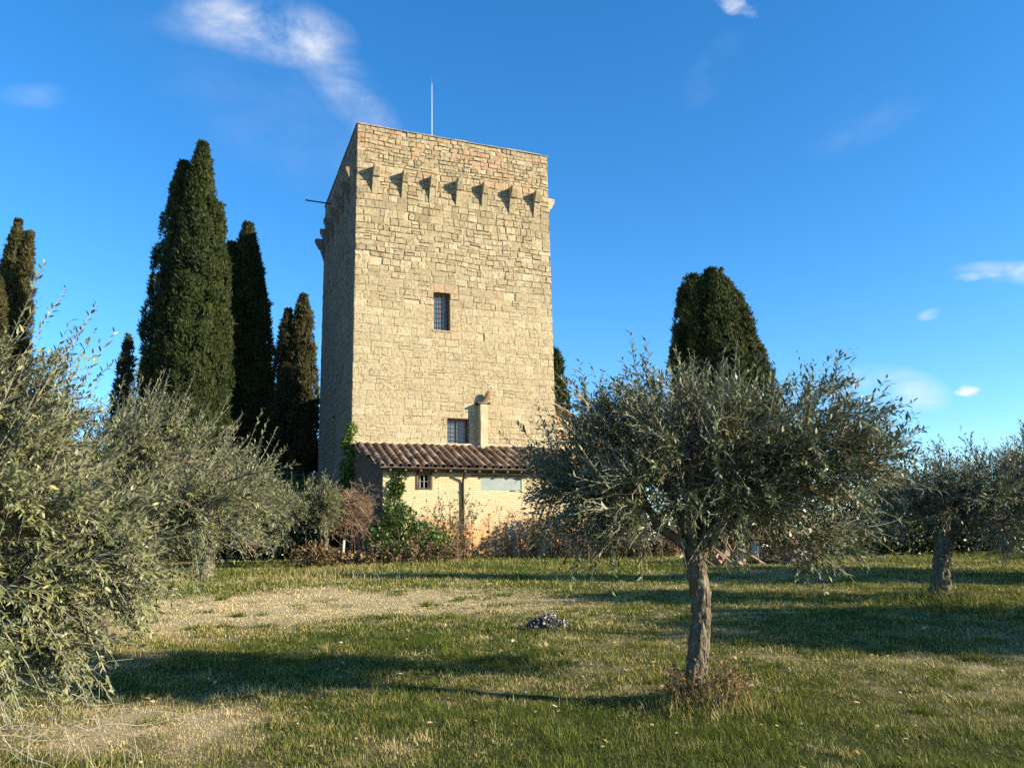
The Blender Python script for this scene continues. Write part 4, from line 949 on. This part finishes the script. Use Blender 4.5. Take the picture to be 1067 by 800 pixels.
t = thing('foot_weeds', 'dark tangle of suckers and dead stems round the foot of the middle olive trunk', 'weeds', B); rs = RS(77); st = MB(); lf = MB()
for k in range(110):
    a = rs.uniform(0, 2 * pi); r = rs.uniform(.09, .30); q = np.array([B[0] + .05 + r * cos(a) * 1.25, B[1] - .05 + r * sin(a), 0.]); q[2] = tz1(q[0], q[1]); h = rs.uniform(.06, .30) * (1.15 - r * 1.6)
    d = norm(np.array([cos(a) * rs.uniform(-.2, 1.0), sin(a) * rs.uniform(-.2, 1.0), 1.])); pth = bez(q, q + ZV * h * .7, q + d * h, 5); V, F = tubes(pth[None], np.linspace(.0032, .0012, 5)[None], 3); st.add(V, F, rnd=rs.rand() * .8)
    c = pth[rs.randint(1, 5, 12)] + rs.normal(0, .012, (12, 3)); Dr = norm(rs.normal(size=(12, 3)) + [0, 0, .5]); Nn = norm(np.cross(Dr, rs.normal(size=(12, 3)))); L = rs.uniform(.015, .04, 12); leaves_mesh(lf, c, Dr, Nn, L, L * .25, rs.rand(12) * .8)
st.build('stalks', M_BROWN, t); lf.build('leaves', M_DRYL, t)
# ------------------------------------------------------------------ debris pile, ash heap
def debris():
    g0 = ground_pt(790, 22.5); t = thing('debris_pile', 'heap of cut branches and broken bricks at the edge of the grass', 'debris pile', g0); rs = RS(91)
    lg = MB()
    for k in range(46):
        p = ground_pt(rs.uniform(742, 845), 22.5 + rs.uniform(-.5, .5)); d = norm(np.array([rs.normal(0, .8), rs.normal(0, .5), rs.uniform(.1, .9)])); L = rs.uniform(.4, 1.3)
        r = rs.uniform(.015, .045); lg.tube([p, p + d * L * .5 + rs.normal(0, .03, 3), p + d * L], [r, r * .9, r * .7], 6, rnd=rs.uniform(.5, 1))
    lg.build('branches', M_BROWN, t)
    for k in range(26):
        br = MB(); right = rs.rand() < .6
        p = ground_pt(rs.uniform(822, 846) if right else rs.uniform(742, 800), 22.3 + rs.uniform(-.3, .3)) + ZV * rs.uniform(0., .85 if right else .35)
        X = np.linalg.qr(rs.normal(size=(3, 3)))[0]; br.box(p, np.array([.13, .08, .06]) * rs.uniform(.7, 1.5), X, rnd=rs.uniform(.4, 1.)); br.build('brick', M_CLAY, t)
    heap = MB(); leafy(heap, [(g0 + np.array([0, .7, .35]), (1.6, .5, .7)), (ground_pt(834, 22.9) + ZV * .3, (.5, .4, .5))], 150, .09, rs, 5, .5); heap.build('leaves', M_DRYL, t)
M_CLAY = mat('broken_brick', rough=.95); g = G(M_CLAY); g.color(g.mix(g.attr('rnd'), (.24, .13, .085), (.38, .25, .17)))
debris()
def ash():
    c = gnd(571, 657); c3 = np.array([c[0], c[1], tz1(*c)]); t = thing('ash_heap', 'small heap of burnt black and white rubble in the grass', 'rubble heap', c3); rs = RS(92)
    mb = MB(); n = 24; th = np.linspace(0, 2 * pi, n, endpoint=False); V = [c3 + [0, 0, .15]]; 
    for k, (r, h) in enumerate(((.12, .135), (.22, .07), (.30, -.03))): V += [c3 + [r * cos(a) * (1 + .15 * sin(3 * a + k)), r * .85 * sin(a), h + .01 * sin(5 * a)] for a in th]
    F3 = [[0, 1 + k, 1 + (k + 1) % n] for k in range(n)]; F4 = [[1 + a * n + k, 1 + (a + 1) * n + k, 1 + (a + 1) * n + (k + 1) % n, 1 + a * n + (k + 1) % n] for a in range(2) for k in range(n)]
    mb.add(np.array(V), [np.array(F3), np.array(F4)], rnd=.12)
    for k in range(520):
        a = rs.uniform(0, 2 * pi); r = abs(rs.normal(0, .15)); h = .15 * max(0, 1 - (r / .30) ** 1.4); p = c3 + [r * cos(a) * 1.15, r * sin(a), h + rs.uniform(0, .02)]
        X = np.linalg.qr(rs.normal(size=(3, 3)))[0]; s = rs.uniform(.006, .020); mb.box(p, s * np.array([1, .8, .55]) * rs.uniform(.6, 1.3, 3), X, rnd=min(1, rs.rand() ** 1.2 + .1))
    mb.build('rubble', M_ASH, t)
ash()

# ------------------------------------------------------------------ grass
def build_grass():
    rs = RS(7); mb = MB()
    def zone(y0, y1, dens, h, wd, k=1.0):
        W = lambda y: .70 * y + 2.0; area = (W(y0) + W(y1)) * (y1 - y0); n = int(area * dens)
        y = rs.uniform(y0, y1, n * 2); y = y[rs.rand(n * 2) < W(y) / W(y1)][:n]; n = len(y); x = rs.uniform(-1, 1, n) * W(y)
        dn = dryness(x, y); P2 = np.c_[x, y]
        tuft = fbm(P2, 3.2, 21, 2); lush = np.clip(1.15 - dn, .25, 1.2)
        hh = h * (.28 + 1.5 * tuft ** 1.5 * lush + .2 * rs.rand(n)) * rs.uniform(.5, 1.25, n)
        dd = dn + rs.normal(0, .25, n) + .5 * (vnoise(P2, 11., 61) - .5); hh = np.where(dd > .8, hh * .7, hh)
        B = np.c_[x, y, tz(x, y) - .006]; a = rs.uniform(0, 2 * pi, n); lean = np.c_[np.cos(a), np.sin(a)] * rs.uniform(.1, .9, (n, 1)); d = norm(np.c_[lean, np.ones(n)])
        a2 = a + pi / 2 + rs.normal(0, .6, n); S = np.c_[np.cos(a2), np.sin(a2), np.zeros(n)] * (wd * rs.uniform(.6, 1.3, n))[:, None]
        M1 = B + d * (hh * .55)[:, None]; T = B + np.c_[lean * 1.7, np.full(n, .95)] / np.linalg.norm(np.c_[lean * 1.7, np.full(n, .95)], axis=1, keepdims=True) * (hh * 1.05)[:, None]
        V = np.stack([B - S, B + S, M1 + S * .7, M1 - S * .7, T], 1).reshape(-1, 3); i = np.arange(n) * 5
        mb.add(V, [np.c_[i, i + 1, i + 2, i + 3], np.c_[i + 3, i + 2, i + 4]], rnd=np.repeat(np.clip(dd, 0, 1), 5))
    zone(4.3, 7.5, 3600, .062, .0022); zone(7.5, 11, 2000, .066, .0032); zone(11, 17, 850, .075, .0055); zone(17, 24, 360, .10, .009); zone(24, 32, 200, .13, .014); zone(2.0, 4.3, 1500, .062, .003)
    # coarse tussocks round the trunks and among them
    for (px, py, sp, n, h, dr) in [(727, 742, .24, 900, .20, .45), (700, 745, .16, 300, .16, .5), (765, 745, .16, 420, .20, .5), (982, 630, .5, 900, .25, .4), (640, 780, .7, 1600, .10, .05), (700, 790, .6, 1200, .11, .08), (330, 785, .5, 500, .09, .3), (230, 690, .45, 600, .10, .1), (30, 685, .42, 2600, .34, .8), (80, 690, .3, 1500, .24, .75), (0, 700, .3, 900, .3, .6), (590, 668, .25, 260, .09, .7), (615, 665, .12, 150, .12, .02), (350, 600, 1.6, 1400, .28, .6), (450, 590, 2.2, 1200, .22, .45)]:
        c = gnd(px, py); p = c + rs.normal(0, sp, (n, 2)); f = c[1] / 7; a = rs.uniform(0, 2 * pi, n); lean = np.c_[np.cos(a), np.sin(a)] * rs.uniform(.05, .8, (n, 1)); hh = h * rs.uniform(.4, 1.2, n) * np.exp(-((p - c) ** 2).sum(1) / (2 * sp * sp) * .35)
        B = np.c_[p, tz(p[:, 0], p[:, 1]) - .005]; S = np.c_[-np.sin(a), np.cos(a), np.zeros(n)] * (.0023 * f * rs.uniform(.7, 1.3, n))[:, None]
        M1 = B + norm(np.c_[lean, np.ones(n)]) * (hh * .55)[:, None]; T = B + norm(np.c_[lean * 1.8, np.ones(n)]) * hh[:, None]
        V = np.stack([B - S, B + S, M1 + S * .7, M1 - S * .7, T], 1).reshape(-1, 3); i = np.arange(n) * 5
        mb.add(V, [np.c_[i, i + 1, i + 2, i + 3], np.c_[i + 3, i + 2, i + 4]], rnd=np.repeat(np.clip(dr + rs.normal(0, .18, n), 0, 1), 5))
    n = 520; cy = rs.uniform(4.6, 17, n); cx = rs.uniform(-.70, .70, n) * cy; cd = dryness(cx, cy)
    for k in range(n):
        f = cy[k] / 7; m = rs.randint(30, 130); sp = rs.uniform(.03, .11) * f ** .5; kind = rs.rand(); h = rs.uniform(.05, .13) * (1.15 if kind < .5 else .8); dr = rs.uniform(.02, .2) if kind < .5 else (rs.uniform(.48, .62) if kind < .8 else rs.uniform(.75, .95))
        p = np.array([cx[k], cy[k]]) + rs.normal(0, sp, (m, 2)); a = rs.uniform(0, 2 * pi, m); lean = np.c_[np.cos(a), np.sin(a)] * rs.uniform(.1, 1.3, (m, 1)); hh = h * rs.uniform(.4, 1.15, m)
        B = np.c_[p, tz(p[:, 0], p[:, 1]) - .005]; S = np.c_[-np.sin(a), np.cos(a), np.zeros(m)] * (.0028 * f * rs.uniform(.7, 1.5, m))[:, None]
        M1 = B + norm(np.c_[lean, np.ones(m)]) * (hh * .55)[:, None]; T = B + norm(np.c_[lean * 1.8, np.ones(m)]) * hh[:, None]
        V = np.stack([B - S, B + S, M1 + S * .7, M1 - S * .7, T], 1).reshape(-1, 3); i = np.arange(m) * 5
        mb.add(V, [np.c_[i, i + 1, i + 2, i + 3], np.c_[i + 3, i + 2, i + 4]], rnd=np.repeat(np.clip(dr + rs.normal(0, .10, m), 0, 1), 5))
    o = mb.build('grass', M_GRASS); tag(o, 'short winter turf, partly green and partly dried to straw', 'grass', kind='stuff')
    fl = MB(); n = 420; y = rs.uniform(4.5, 15, n); x = rs.uniform(-.68, .68, n) * y; C = np.c_[x, y, tz(x, y) + .03 + rs.uniform(0, .02, n)]
    a = rs.uniform(0, 2 * pi, n); Dr = norm(np.c_[np.cos(a), np.sin(a), rs.normal(0, .25, n)]); up = norm(np.c_[rs.normal(0, .4, (n, 2)), np.ones(n)]); Nn = norm(up - Dr * (up * Dr).sum(1, keepdims=True)); L = rs.uniform(.025, .06, n)
    leaves_mesh(fl, C, Dr, Nn, L, L * rs.uniform(.15, .38, n), rs.rand(n)); o = fl.build('fallen_leaves', M_STRAW); tag(o, 'scattered small dry leaves lying on the grass', 'leaves', kind='stuff')
build_grass()
